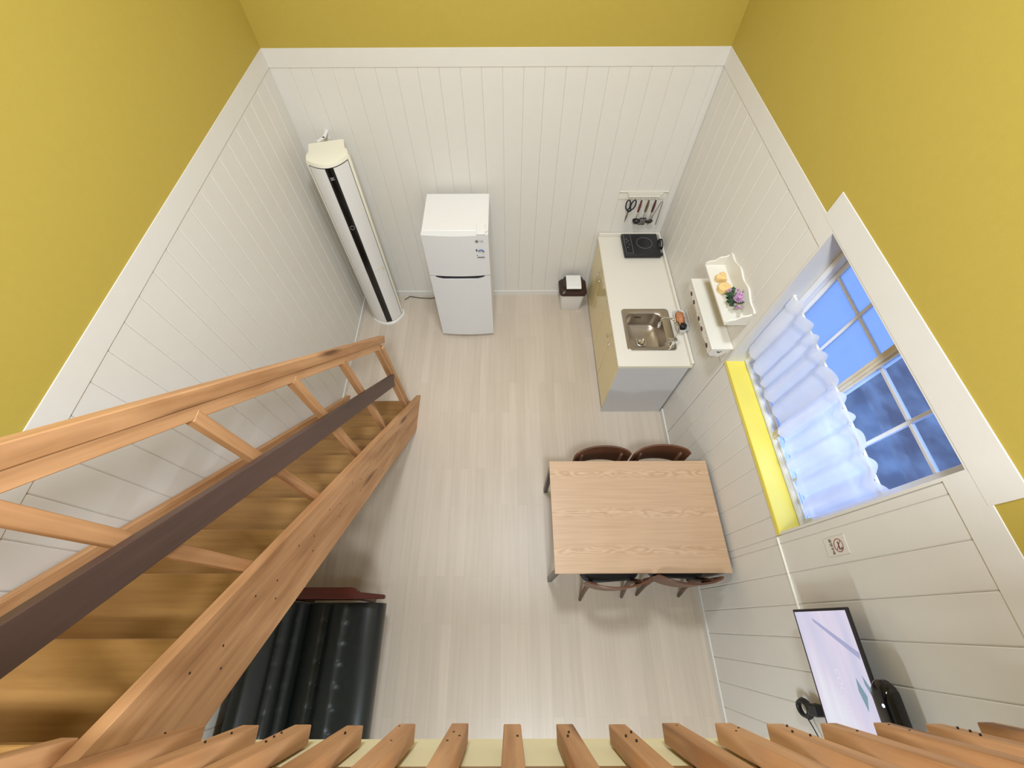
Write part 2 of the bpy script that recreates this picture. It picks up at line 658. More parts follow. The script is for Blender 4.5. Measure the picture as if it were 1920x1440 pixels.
PIT = 0.1467
def planks(wall, axis, face, sgn, start, a, b):
    cache = {}
    u = start
    while u > a:
        u -= PIT
    while u < b - 1e-4:
        lo, hi = max(u, a), min(u + PIT, b)
        segs = [(lo, hi, 0.0, 2.31)]
        if wall is wall_right:
            if lo >= WY0 - 1e-4 and hi <= WY1 + 1e-4:
                segs = [(lo, hi, 0.0, WZ0 - 0.03)]
            elif lo < WY0 < hi:
                segs = [(lo, WY0, 0.0, 2.31), (WY0, hi, 0.0, WZ0 - 0.03)]
            elif lo < WY1 < hi:
                segs = [(lo, WY1, 0.0, WZ0 - 0.03), (WY1, hi, 0.0, 2.31)]
        for s0, s1, z0, z1 in segs:
            if s1 - s0 < 0.012:
                continue
            k = (round(s1 - s0, 4), z0, z1)
            if k not in cache:
                cache[k] = plank_mesh('plank', s1 - s0, z0, z1, axis, face, sgn)
            o = bpy.data.objects.new('plank', cache[k])
            o.location = (s0, 0, 0) if axis == 'x' else (0, s0, 0)
            COL.objects.link(o)
            o.parent = wall
        u += PIT
planks(wall_back, 'x', YB, 1, -1.504, XL - 0.006, XR + 0.006)
planks(wall_left, 'y', XL, -1, 0.9755, YF + 0.01, YB - 0.001)
planks(wall_right, 'y', XR, 1, 0.2295, YF + 0.01, YB - 0.001)

def struct(name, boxes, m, b=0.001):
    bm = B()
    for q in boxes:
        bx(bm, *q, b=b)
    return obj(name, bm, m, kind='structure')
P = 0.004
struct('trim_1', [(XL, XR, YB - P, YB, ZB0, ZB1)], M['white'])
struct('trim_2', [(XL, XL + P, YF, YB - P, ZB0, ZB1)], M['white'])
struct('trim_3', [(XR - P, XR, WY1 - 0.003, YB - P, ZB0, ZB1)], M['white'])
struct('trim_4', [(XR - P, XR, YF, WY0 + 0.003, ZB0, ZB1)], M['white'])
struct('trim_5', [(XR - P - 0.001, XR, 0.31, 1.652, WZ1 - 0.004, 2.512)], M['white'])
struct('baseboard_back', [(XL + 0.012, 0.9, YB - 0.012, YB - 0.0005, 0, 0.068)], M['white'])
struct('baseboard_left', [(XL + 0.0005, XL + 0.012, YF, YB - 0.012, 0, 0.068)], M['white'])
struct('baseboard_right', [(XR - 0.012, XR - 0.0005, YF, 1.80, 0, 0.068)], M['white'])

# ---------------------------------------------------------------- window
win = obj('window_1', (lambda bm: (bx(bm, 1.595, 1.685, WY0 + 0.012, WY0 + 0.045, WZ0 + 0.01, WZ1 - 0.012, b=0.003),
    bx(bm, 1.595, 1.685, WY1 - 0.045, WY1 - 0.012, WZ0 + 0.01, WZ1 - 0.012, b=0.003),
    bx(bm, 1.595, 1.685, WY0 + 0.045, WY1 - 0.045, WZ0 + 0.01, WZ0 + 0.035, b=0.003),
    bx(bm, 1.595, 1.685, WY0 + 0.045, WY1 - 0.045, WZ1 - 0.045, WZ1 - 0.012, b=0.003)) and bm)(B()), M['alu'], kind='structure')
def wpart(name, boxes, m, b=0.002, par=None, smooth=False):
    bm = B()
    for q in boxes:
        bx(bm, *q, b=b)
    return obj(name, bm, m, par or win)
wpart('jamb', [(XR - 0.0035, X2 - 0.01, WY0, WY0 + 0.012, WZ0, WZ1)], M['white'], 0.0)
wpart('jamb', [(XR - 0.0035, X2 - 0.01, WY1 - 0.012, WY1, WZ0, WZ1)], M['white'], 0.0)
wpart('lintel_board', [(XR - 0.0035, X2 - 0.01, WY0 + 0.012, WY1 - 0.012, WZ1 - 0.012, WZ1)], M['white'], 0.0)
wpart('sill', [(XR - 0.006, 1.60, WY0 + 0.001, WY1 - 0.001, WZ0 - 0.03, WZ0 + 0.004)], M['sill'], 0.003)['label'] = 'bright yellow painted sill board'
wpart('track', [(1.598, 1.606, WY0 + 0.045, WY1 - 0.045, WZ0 + 0.035, WZ0 + 0.043), (1.622, 1.628, WY0 + 0.045, WY1 - 0.045, WZ0 + 0.035, WZ0 + 0.043), (1.654, 1.66, WY0 + 0.045, WY1 - 0.045, WZ0 + 0.035, WZ0 + 0.043)], M['alu'], 0.001)
def sash(y0, y1, x0, gl, yv):
    z0, z1 = WZ0 + 0.037, WZ1 - 0.045
    fw = 0.024
    s = wpart('sash', [(x0, x0 + 0.024, y0, y0 + fw, z0, z1), (x0, x0 + 0.024, y1 - fw, y1, z0, z1),
                       (x0, x0 + 0.024, y0 + fw, y1 - fw, z0, z0 + fw), (x0, x0 + 0.024, y0 + fw, y1 - fw, z1 - fw, z1)], M['alu'])
    for q in [(x0 + 0.002, x0 + 0.022, yv - 0.008, yv + 0.008, z0 + fw, z1 - fw)]:
        sub('muntin', (lambda bm: (bx(bm, *q, b=0.003)) and bm)(B()), M['alu'], s, win)
    zs = [z0 + fw] + [1.745, 2.152] + [z1 - fw]
    for zz in (1.745, 2.152):
        for a, c in ((y0 + fw, yv - 0.008), (yv + 0.008, y1 - fw)):
            sub('muntin', (lambda bm: (bx(bm, x0 + 0.003, x0 + 0.021, a, c, zz - 0.008, zz + 0.008, b=0.003)) and bm)(B()), M['alu'], s, win)
    for i in range(3):
        a0 = zs[i] + (0.008 if i else 0)
        a1 = zs[i + 1] - (0.008 if i < 2 else 0)
        for a, c in ((y0 + fw, yv - 0.008), (yv + 0.008, y1 - fw)):
            sub('pane', (lambda bm: (bx(bm, x0 + 0.010, x0 + 0.014, a, c, a0, a1)) and bm)(B()), gl, s, win)
    return s
sash(0.965, WY1 - 0.046, 1.629, M['frost'], 1.245)
sash(WY0 + 0.046, 1.0, 1.605, M['glass'], 0.70)
wpart('meeting_stile', [(1.592, 1.604, 0.955, 1.0, WZ0 + 0.045, WZ1 - 0.046), (1.584, 1.592, 0.965, 0.978, WZ0 + 0.045, WZ1 - 0.046)], M['alu_beige'], 0.002)['label'] = 'beige centre stile where the sashes meet'

# curtain rod + cafe curtain
rod = thing('curtain_rod', 'thin cream curtain rod spanning the window recess at mid height', 'curtain rod', (1.555, 0.98, 1.955))
bm = B(); tube(bm, [(1.555, WY0 + 0.0125, 1.955), (1.555, WY1 - 0.0125, 1.955)], 0.006, 10)
obj('rod', bm, M['cream_plastic'], rod, smooth=True)
for yy in (WY0 + 0.0165, WY1 - 0.0165):
    bm = B(); tube(bm, [(1.555, yy - 0.004, 1.955), (1.555, yy + 0.004, 1.955)], 0.011, 12)
    obj('end_cap', bm, M['plastic'], rod, smooth=True)
bm = B()
NY, NZ = 200, 26
grid = []
for j in range(NY + 1):
    tt = j / NY
    y = 0.447 + tt * (1.522 - 0.447)
    ph = 2 * PI * tt * 10 + 0.8 * math.sin(tt * 17) + 0.5 * math.sin(tt * 41)
    scal = abs(math.sin(ph * 0.5 + 0.6)) ** 0.8
    row = []
    for k in range(NZ + 1):
        s = k / NZ
        ztop = 1.972 + 0.030 * scal
        zbot = 1.505 - 0.032 * scal - 0.012 * math.sin(tt * 9)
        z = ztop + (zbot - ztop) * s
        if s < 0.10:
            a = 0.010 + 0.004 * s
        else:
            a = 0.009 + 0.014 * s
        x = 1.545 + a * math.sin(ph) + 0.006 * math.sin(ph * 0.47 + 3 * s) * s
        if s > 0.10:
            x = min(x, 1.578)
        row.append(bm.verts.new((x - 0.009 * (s < 0.16), y + 0.006 * math.sin(ph + 1) * s, z)))
    grid.append(row)
for j in range(NY):
    for k in range(NZ):
        bm.faces.new((grid[j][k], grid[j + 1][k], grid[j + 1][k + 1], grid[j][k + 1]))
cur = obj('cafe_curtain', bm, M['sheer'], smooth='all')
tag(cur, 'sheer white cafe curtain with scalloped hem gathered on the window rod', 'curtain')

# outside
bm = B(); bx(bm, X2 + 0.05, 12, -6, 9, -0.9, -0.8)
o = obj('garden_ground', bm, M['ground'], kind='structure')
bm = B(); bx(bm, 2.35, 2.9, 1.2, 2.1, -0.8, -0.35, b=0.02)
o = tag(obj('concrete_step', bm, plain('outdoor_concrete', '9aa0a4', 0.8)), 'pale concrete block outside, seen dimly through the window panes', 'block')

# ---------------------------------------------------------------- loft
loft = thing('loft_platform', 'loft platform with cream fascia board under the baluster railing', 'platform', (0, -1.7, 2.4))
bm = B(); bx(bm, -0.885, XR - 0.002, YF + 0.002, -0.262, 2.44, 2.64); bx(bm, XL + 0.002, -0.885, YF + 0.002, -0.62, 2.44, 2.64)
obj('slab', bm, M['cream'], loft)
bm = B(); bx(bm, -0.885, XR - 0.012, -0.262, -0.24, 2.40, 2.628, b=0.002)
obj('fascia_board', bm, M['cream'], loft)
bm = B(); bx(bm, -0.885, XR - 0.012, YF + 0.002, -0.236, 2.640, 2.70, b=0.004)
obj('edge_board', bm, M['wood_x'], loft)
bm = B(); bx(bm, XL + 0.012, -0.885, YF + 0.002, -0.42, 2.640, 2.70, b=0.004)
obj('landing_board', bm, M['wood_x'], loft)

rail = thing('loft_railing', 'pine loft railing of square balusters along the bottom of the photo', 'railing', (0.2, -0.215, 2.49))
bal = None
for k in range(-6, 13):
    x = 0.004 + 0.1195 * k
    if x > XR - 0.035:
        continue
    if bal is None:
        bm = B(); bx(bm, -0.0195, 0.0195, -0.235, -0.198, 2.487, 3.52, b=0.0018)
        bmesh.ops.translate(bm, vec=(0, 0.215, -2.49), verts=bm.verts)
        bal = obj('baluster', bm, M['wood_up'], rail, local=True)
        bal.location = (x - 0.2, 0, 0)
    else:
        o = bal.copy(); COL.objects.link(o); o.parent = rail
        o.location = (x - 0.2, random.uniform(-0.002, 0.002) if k else 0, random.uniform(-0.006, 0.006))
bm = B(); bx(bm, -0.90, XR - 0.002, -0.25, -0.185, 3.52, 3.56, b=0.004)
obj('top_rail', bm, M['wood_x'], rail)
bm = B()
for k in range(-6, 12):
    x = 0.004 + 0.1195 * k
    for zz in random.sample((2.52, 2.545, 2.575, 2.61, 2.65), 1 + (k * 7) % 3):
        xx = x + random.uniform(-0.012, 0.012)
        tube(bm, [(xx, -0.200, zz), (xx, -0.1955, zz)], 0.0022, 6)
o = obj('nail_heads', bm, M['dark'], rail, kind='stuff')

# ---------------------------------------------------------------- stairs
st = thing('staircase', 'steep open pine staircase rising along the left wall', 'stairs', (-1.26, 0.9, 0))
XO, XI = -0.889, -0.929
def stringer(x0, x1, name='stringer'):
    bm = B()
    ye = -0.30
    prism(bm, [(1.609, 0.0), (1.994, 0.0), (ye, 1.15 * (1.998 - ye)), (ye, 1.15 * (1.609 - ye))], 'x', x0, x1, b=0.002)
    return obj(name, bm, M['wood_slope'], st)
so = stringer(XI, XO)
stringer(XL + 0.0125, XL + 0.050)
YT = [1.86, 1.60, 1.385] + [1.9 - (0.133 + 0.2326 * k) / 1.15 for k in range(3, 12)]
for k in range(11):
    z = 0.133 + 0.2326 * k
    y = YT[k]
    bm = B(); bx(bm, XL + 0.050, XI, y - 0.262, y, z - 0.032, z, b=0.003)
    obj('tread', bm, M['wood_x'], st)
for (y0, y1) in ((1.795, 1.757), (1.745, 1.705)):
    bm = B(); bx(bm, XI - 0.040, XI - 0.0005, y1, y0, 1.15 * (1.9 - y0) - 0.02, 1.15 * (2.80 - y0), b=0.002)
    obj('newel_post', bm, M['wood_up'], st)
for yy in (1.270, 0.903, 0.520, 0.160):
    bm = B(); bx(bm, XI - 0.038, XI - 0.0005, yy, yy + 0.040, 1.15 * (1.9 - yy), 1.15 * (2.76 - yy), b=0.002)
    obj('post', bm, M['wood_up'], st)
bm = B(); bx(bm, XI - 0.040, XI - 0.0005, -0.250, -0.210, 2.54, 3.42, b=0.002)
obj('newel_post', bm, M['wood_up'], st)
bm = B(); prism(bm, slope_poly(2.885, 0.0, 0.050, 1.86, -0.23), 'x', XI - 0.042, XI + 0.004, b=0.003)
obj('handrail', bm, M['wood_slope'], st)
bm = B(); prism(bm, slope_poly(2.885, 0.0505, 0.092, 1.80, -0.209), 'x', XI - 0.038, XI - 0.0015, b=0.002)
obj('rail_support', bm, M['wood_slope'], st)
bm = B(); prism(bm, slope_poly(2.475, 0.0, 0.095, 1.700, -0.19), 'x', XI + 0.0, XI + 0.026, b=0.002)
obj('mid_rail', bm, M['wood_dark'], st, label='dark stained middle rail')
bm = B()
for i in range(9):
    y = 1.30 - 0.2023 * i
    for dd in (0.42, 0.62, 0.30):
        yy = y + (0.06 if dd == 0.42 else 0)
        z = 1.15 * (1.998 - yy) - 0.45 * dd
        if z > 0.05:
            tube(bm, [(XO - 0.001, yy, z), (XO + 0.0008, yy, z)], 0.0038, 7)
obj('screw_heads', bm, M['dark'], st, kind='stuff')

# ---------------------------------------------------------------- air conditioner
ac = thing('air_conditioner', 'tall white floor standing air conditioner with black centre stripe in the far left corner', 'air conditioner', (-1.345, 3.02, 0), math.radians(14))
def ac_sec(w, d, bulge, z, n=14, back=0.165, bw=0.132):
    pts = []
    for i in range(n + 1):
        t = -1 + 2 * i / n
        pts.append((w * t, -0.03 - bulge * (1 - t * t), z))
    pts += [(w, 0.03, z), (bw, 0.06, z), (bw, back, z), (-bw, back, z), (-bw, 0.06, z), (-w, 0.03, z)]
    return pts
HA = 1.86
bm = B(); rings(bm, [ac_sec(0.158, 0, 0.098, 0.02), ac_sec(0.158, 0, 0.098, HA - 0.02), ac_sec(0.150, 0, 0.09, HA - 0.004), ac_sec(0.13, 0, 0.075, HA, bw=0.115)])
obj('body', bm, M['cream_plastic'], ac, local=True, smooth=True)
def curve_panel(t0, t1, z0, z1, m, name, off=0.004, n=10, th=0.003):
    bm = B()
    A = []
    for zz in (z0, z1):
        r = []
        for q in (off, off - th):
            for i in range(n + 1):
                t = t0 + (t1 - t0) * i / n
                r.append(bm.verts.new((0.158 * t, -0.03 - 0.098 * (1 - t * t) - q, zz)))
        A.append(r)
    a, c = A
    k = n + 1
    for i in range(n):
        bm.faces.new((a[i], a[i + 1], c[i + 1], c[i]))
        bm.faces.new((a[k + i], c[k + i], c[k + i + 1], a[k + i + 1]))
        bm.faces.new((a[i], a[k + i], a[k + i + 1], a[i + 1]))
        bm.faces.new((c[i], c[i + 1], c[k + i + 1], c[k + i]))
    bm.faces.new((a[0], c[0], c[k], a[k]))
    bm.faces.new((a[n], a[k + n], c[k + n], c[n]))
    return obj(name, bm, m, ac, local=True, smooth=True)
curve_panel(-0.90, 0.90, 0.035, 1.828, M['black_matt'], 'shadow_gap', off=0.0012, th=0.002)
for z0, z1 in ((0.04, 0.776), (0.779, 1.822)):
    curve_panel(-0.878, -0.195, z0, z1, M['plastic'], 'front_panel')
    curve_panel(0.195, 0.878, z0, z1, M['plastic'], 'front_panel')
curve_panel(-0.19, 0.19, 0.04, 1.824, M['black'], 'centre_stripe', off=0.0035)['label'] = 'glossy black centre stripe'
bm = B()
for rr in (0.0,):
    tube(bm, [(0.016 * math.cos(a), -0.1335, 1.30 + 0.019 * math.sin(a)) for a in [2 * PI * i / 20 for i in range(20)]], 0.0016, 6, closed=True)
obj('dial_ring', bm, M['grey_line'], ac, local=True)
bm = B(); bx(bm, -0.018, 0.012, -0.1335, -0.1315, 1.735, 1.739); bx(bm, -0.018, 0.012, -0.1335, -0.1315, 1.752, 1.756); bx(bm, -0.014, 0.006, -0.1335, -0.1315, 1.743, 1.748)
obj('stripe_mark', bm, M['grey_line'], ac, local=True)
bm = B(); tube(bm, [(0.112 + 0.016 * math.cos(a), -0.0855, 0.765 + 0.022 * math.sin(a)) for a in [2 * PI * i / 18 for i in range(18)]], 0.0022, 6, closed=True)
tube(bm, [(0.100, -0.0895, 0.765), (0.122, -0.0800, 0.765)], 0.0022, 6)
obj('round_sticker', bm, M['tin'], ac, local=True)
bm = B()
rings(bm, [ac_sec(0.172, 0, 0.112, 0.0, back=0.15, bw=0.14), ac_sec(0.170, 0, 0.110, 0.014, back=0.15, bw=0.14), ac_sec(0.162, 0, 0.102, 0.02, back=0.145, bw=0.13)])
obj('base_ring', bm, M['plastic'], ac, local=True, smooth=True)
bm = B(); bx(bm, -0.036, 0.036, -0.011, 0.011, -0.002, 0.002, b=0.0008, R=Matrix.Translation((-1.425, 3.200, 1.8645)) @ Matrix.Rotation(0.95, 4, 'Z'))
bx(bm, -1.418, -1.392, 3.215, 3.3125, 1.8625, 1.8665, b=0.0008)
bx(bm, -1.418, -1.392, 3.3105, 3.3140, 1.80, 1.875, b=0.0008)
tag(obj('wall_bracket', bm, M['plastic']), 'small white bracket fixing the air conditioner top to the back wall', 'bracket')
bm = B(); tube(bm, [(-1.18, 3.20, 0.05), (-1.14, 3.28, 0.012), (-1.02, 3.262, 0.005), (-0.9, 3.255, 0.005), (-0.76, 3.28, 0.005), (-0.70, 3.27, 0.006)], 0.0045, 7)
tag(obj('power_cord', bm, M['black_matt'], smooth='all'), 'dark power cord running along the floor between air conditioner and refrigerator', 'cord')

# ---------------------------------------------------------------- refrigerator
FX0, FX1, FY0, FY1, FZ = -0.712, -0.166, 2.775, 3.24, 1.365
fr = thing('refrigerator', 'white two door refrigerator with curved doors against the back wall', 'refrigerator', ((FX0 + FX1) / 2, 3.0, 0))
bm = B(); bx(bm, FX0 + 0.004, FX1 - 0.004, FY0 + 0.004, FY1, 0.03, FZ - 0.012, b=0.004)
bx(bm, FX0 + 0.03, FX1 - 0.03, FY0 + 0.02, FY1 - 0.02, 0.0, 0.03)
obj('cabinet', bm, M['plastic'], fr)
bm = B(); bx(bm, FX0, FX1, FY0 + 0.002, FY1 + 0.004, FZ - 0.012, FZ, b=0.004)
obj('top_cover', bm, M['plastic'], fr)
def door(z0, z1, notch=False):
    bm = B()
    n = 14
    nz = 1
    sec = []
    for i in range(n + 1):
        t = -1 + 2 * i / n
        sec.append(((FX0 + FX1) / 2 + (FX1 - FX0) / 2 * t, 2.728 - 0.018 * (1 - t * t)))
    lo, hi = [], []
    if notch:
        def ztop(t):
            a = abs(t)
            if a > 0.86: return z1
            if a > 0.62: return z1 - 0.030 * (0.86 - a) / 0.24 - 0.0
            return z1 - 0.030
    else:
        def ztop(t): return z1
    front_b, front_t, back_b, back_t = [], [], [], []
    for i in range(n + 1):
        t = -1 + 2 * i / n
        x, y = sec[i]
        front_b.append(bm.verts.new((x, y, z0)))
        front_t.append(bm.verts.new((x, y, ztop(t))))
        back_b.append(bm.verts.new((x, FY0, z0)))
        back_t.append(bm.verts.new((x, FY0, ztop(t))))
    for i in range(n):
        bm.faces.new((front_b[i], front_b[i + 1], front_t[i + 1], front_t[i]))
        bm.faces.new((back_b[i], back_t[i], back_t[i + 1], back_b[i + 1]))
        bm.faces.new((front_t[i], front_t[i + 1], back_t[i + 1], back_t[i]))
        bm.faces.new((front_b[i], back_b[i], back_b[i + 1], front_b[i + 1]))
    bm.faces.new((front_b[0], front_t[0], back_t[0], back_b[0]))
    bm.faces.new((front_b[n], back_b[n], back_t[n], front_t[n]))
    return bm
obj('door', door(0.915, FZ - 0.003), M['plastic2'], fr, smooth=True)
obj('door', door(0.045, 0.905, True), M['plastic2'], fr, smooth=True)
bm = B(); bx(bm, FX0 + 0.055, FX1 - 0.055, 2.7235, FY0, 0.86, 0.9140); bx(bm, FX0 + 0.003, FX0 + 0.055, 2.733, FY0, 0.9052, 0.9140); bx(bm, FX1 - 0.055, FX1 - 0.003, 2.733, FY0, 0.9052, 0.9140)
obj('handle_recess', bm, M['black_matt'], fr)
bm = B(); bx(bm, -0.262, -0.190, 2.72, 2.84, FZ, FZ + 0.012, b=0.003)
tube(bm, [(-0.185, 2.765, FZ + 0.0), (-0.185, 2.765, FZ + 0.014)], 0.012, 12)
obj('hinge_cover', bm, M['plastic'], fr, smooth=True)
fm = lambda x, z: frame((x, 2.7115 + 0.0, z), (1, 0, 0), (0, 0, 1))
bm = B(); tube(bm, [(-0.262, 2.7155, 1.305), (-0.262, 2.7135, 1.305)], 0.013, 16)
obj('logo_disc', bm, plain('grey_red_emblem', '80706c', 0.4), fr)
text_mesh('LG', 0.026, frame((-0.224, 2.7165, 1.305), (1, 0, 0), (0, 0, 1)), m=M['grey_line'], parent=fr, name='logo_lettering', extrude=0.0006)
bm = B()
tube(bm, [(-0.232 + 0.024 * math.cos(a), 2.7150, 1.186 + 0.026 * math.sin(a)) for a in [0.35 + 2.2 * i / 10 for i in range(11)]], 0.006, 6)
obj('sticker_arc', bm, M['blue_print'], fr)
bm = B(); bx(bm, -0.275, -0.262, 2.7140, 2.7150, 1.200, 1.222); bx(bm, -0.268, -0.205, 2.7158, 2.7168, 1.128, 1.136); bx(bm, -0.27, -0.262, 2.7140, 2.7150, 1.152, 1.16)
obj('sticker_marks', bm, M['brown_print'], fr, kind='stuff')

# ---------------------------------------------------------------- bin
bn = thing('trash_bin', 'white swing bin with dark brown lid and white flap by the back wall', 'trash bin', (0.69, 3.16, 0))
def rrect(cx, cy, hx, hy, r, z, n=5):
    pts = []
    for qx, qy, a0 in ((1, 1, 0), (-1, 1, PI / 2), (-1, -1, PI), (1, -1, 1.5 * PI)):
        for i in range(n + 1):
            a = a0 + PI / 2 * i / n
            pts.append((cx + qx * (hx - r) + r * math.cos(a), cy + qy * (hy - r) + r * math.sin(a), z))
    return pts
bm = B(); rings(bm, [rrect(0, 0, 0.105, 0.075, 0.025, 0.0), rrect(0, 0, 0.110, 0.08, 0.028, 0.01), rrect(0, 0, 0.135, 0.10, 0.035, 0.275)])
obj('bucket', bm, M['plastic'], bn, local=True, smooth=True)
bm = B(); rings(bm, [rrect(0, 0, 0.147, 0.112, 0.045, 0.262), rrect(0, 0, 0.149, 0.114, 0.045, 0.285), rrect(0, 0, 0.14, 0.106, 0.045, 0.300), rrect(0, 0.012, 0.112, 0.082, 0.04, 0.312), rrect(0, 0.018, 0.105, 0.075, 0.04, 0.352), rrect(0, 0.018, 0.085, 0.055, 0.03, 0.362)])
obj('lid', bm, M['brown_lid'], bn, local=True, smooth=True)
bm = B()
prism(bm, [(-0.088, 0.352), (-0.060, 0.3665), (0.0, 0.3735), (0.085, 0.3745), (0.090, 0.369), (0.0, 0.3665), (-0.058, 0.3595), (-0.084, 0.345)], 'x', -0.078, 0.078, b=0.001)
obj('flap', bm, M['plastic'], bn, local=True)

# ---------------------------------------------------------------- sink cabinet
cb = thing('sink_cabinet', 'white kitchen base cabinet with glossy beige doors along the right wall', 'cabinet', (1.18, 2.55, 0))
bm = B()
bx(bm, 0.903, 1.462, 1.812, 1.83, 0.09, 0.8145); bx(bm, 0.903, 1.462, 3.28, 3.30, 0.09, 0.8145); bx(bm, 1.45, 1.462, 1.83, 3.28, 0.09, 0.8145); bx(bm, 0.903, 1.45, 1.83, 3.28, 0.09, 0.11)
bx(bm, 0.903, 0.92, 1.83, 3.28, 0.11, 0.13); bx(bm, 0.903, 0.92, 1.83, 3.28, 0.79, 0.8145)
bx(bm, 0.935, 1.462, 1.83, 3.30, 0.0, 0.09)
obj('body', bm, M['cab_white'], cb)
bm = B(); bx(bm, 0.893, 1.462, 1.802, 1.812, 0.0, 0.812, b=0.001)
obj('side_panel', bm, M['cab_white'], cb)
for y0, y1, hy in ((1.806, 2.161, 2.12), (2.171, 2.525, 2.215), (2.536, 2.906, 2.865), (2.916, 3.293, 2.96)):
    bm = B(); bx(bm, 0.885, 0.9025, y0, y1, 0.092, 0.808, b=0.002)
    d = obj('door', bm, M['cab_door'], cb)
    bm = B()
    hz = 0.69
    for dy in (-0.010, 0.010):
        tube(bm, [(0.885, hy + dy, hz), (0.868, hy + dy, hz)], 0.0035, 8)
    tube(bm, [(0.868, hy - 0.018, hz), (0.866, hy, hz + 0.002), (0.868, hy + 0.018, hz)], 0.0055, 8)
    sub('handle', bm, M['chrome'], d, cb, smooth='all')

# worktop with a hole for the sink
SX0, SX1, SY0, SY1 = 0.995, 1.355, 1.96, 2.36
wt = thing('worktop', 'continuous pale speckled worktop with raised back edge over the sink cabinet', 'worktop', (1.18, 2.55, 0.815))
bm = B()
W0, W1x, Y0, Y1 = 0.880, XR - 0.004, 1.795, YB - 0.004
for q in ((W0, SX0, Y0, Y1), (SX1, W1x, Y0, Y1), (SX0, SX1, Y0, SY0), (SX0, SX1, SY1, Y1)):
    bx(bm, q[0], q[1], q[2], q[3], 0.815, 0.85)
bmesh.ops.remove_doubles(bm, verts=bm.verts, dist=0.0001)
obj('slab', bm, M['counter'], wt)
bm = B(); bx(bm, W1x - 0.022, W1x, Y0, Y1, 0.85, 0.885, b=0.003); bx(bm, W0, W1x - 0.022, Y1 - 0.022, Y1, 0.85, 0.885, b=0.003)
obj('upstand', bm, M['counter'], wt)
bm = B(); bx(bm, W0 - 0.004, W0, Y0, Y1, 0.818, 0.853, b=0.0015); bx(bm, W0, W1x, Y0 - 0.004, Y0, 0.818, 0.851, b=0.0015)
obj('edge_strip', bm, plain('beige_edge', 'dfd9c2', 0.4), wt)

snk = thing('sink', 'square stainless steel sink set into the worktop', 'sink', (1.175, 2.16, 0.85))
bm = B()
cx, cy = 1.177, 2.159
def rr(hx, hy, r, z, ox=0, oy=0): return rrect(cx + ox, cy + oy, hx, hy, r, z)
rings(bm, [rr(0.203, 0.218, 0.03, 0.851), rr(0.203, 0.218, 0.03, 0.855), rr(0.196, 0.211, 0.028, 0.856), rr(0.156, 0.178, 0.065, 0.855, -0.018, -0.004), rr(0.150, 0.172, 0.062, 0.845, -0.018, -0.004),
           rr(0.142, 0.164, 0.06, 0.72, -0.018, -0.004), rr(0.128, 0.150, 0.05, 0.70, -0.018, -0.004), rr(0.05, 0.05, 0.03, 0.695, -0.018, -0.02)], cap=False)
# floor of the basin
v = [bm.verts.new(p) for p in rr(0.05, 0.05, 0.03, 0.695, -0.018, -0.02)]
bm.faces.new(v)
bmesh.ops.remove_doubles(bm, verts=bm.verts, dist=0.0001)
obj('basin', bm, M['steel'], snk, smooth='all')
bm = B(); lathe(bm, [(0.048, 0.0), (0.050, 0.003), (0.046, 0.005), (0.036, 0.002), (0.034, 0.0015)], (cx - 0.018, cy - 0.02, 0.696), 24)
dr = obj('drain', bm, M['steel'], snk, smooth=True)
bm = B(); lathe(bm, [(0.026, 0.0), (0.028, 0.006), (0.02, 0.009), (0.004, 0.010)], (cx - 0.018, cy - 0.02, 0.6985), 20)
sub('plug', bm, M['chrome'], dr, snk, smooth=True)
bm = B()
for i in range(4): bx(bm, 1.10 + 0.014 * i, 1.108 + 0.014 * i, 2.3200, 2.3215, 0.80, 0.812)
obj('overflow_slots', bm, M['dark'], snk)

fa = thing('faucet', 'chrome gooseneck faucet with lever arching over the sink', 'faucet', (1.36, 1.985, 0.856))
bm = B(); lathe(bm, [(0.024, 0), (0.024, 0.006), (0.018, 0.012), (0.018, 0.06), (0.014, 0.07)], (1.335, 1.985, 0.856), 18)
obj('base', bm, M['chrome'], fa, smooth=True)
pts = []
for i in range(19):
    a = PI * i / 18 * 1.08
    d = Vector((-0.70, 0.715, 0)).normalized()
    c = Vector((1.335, 1.985, 1.02)) + d * 0.085
    pts.append(tuple(c - d * 0.085 * math.cos(a) + Vector((0, 0, 0.10 * math.sin(a)))))
bm = B(); tube(bm, [(1.335, 1.985, 0.92)] + pts, 0.0075, 10)
obj('spout', bm, M['chrome'], fa, smooth='all')
e = Vector(pts[-1])
bm = B(); tube(bm, [tuple(e + Vector((0, 0, 0.005))), tuple(e + Vector((0, 0, -0.03)))], [0.013, 0.018], 14)
obj('aerator', bm, M['chrome'], fa, smooth=True)
bm = B(); bx(bm, 1.285, 1.36, 1.972, 1.998, 0.93, 0.944, b=0.005, seg=2); lathe(bm, [(0.02, 0), (0.02, 0.02), (0.012, 0.028)], (1.335, 1.985, 0.918), 14)
obj('lever', bm, M['chrome'], fa, smooth=True)

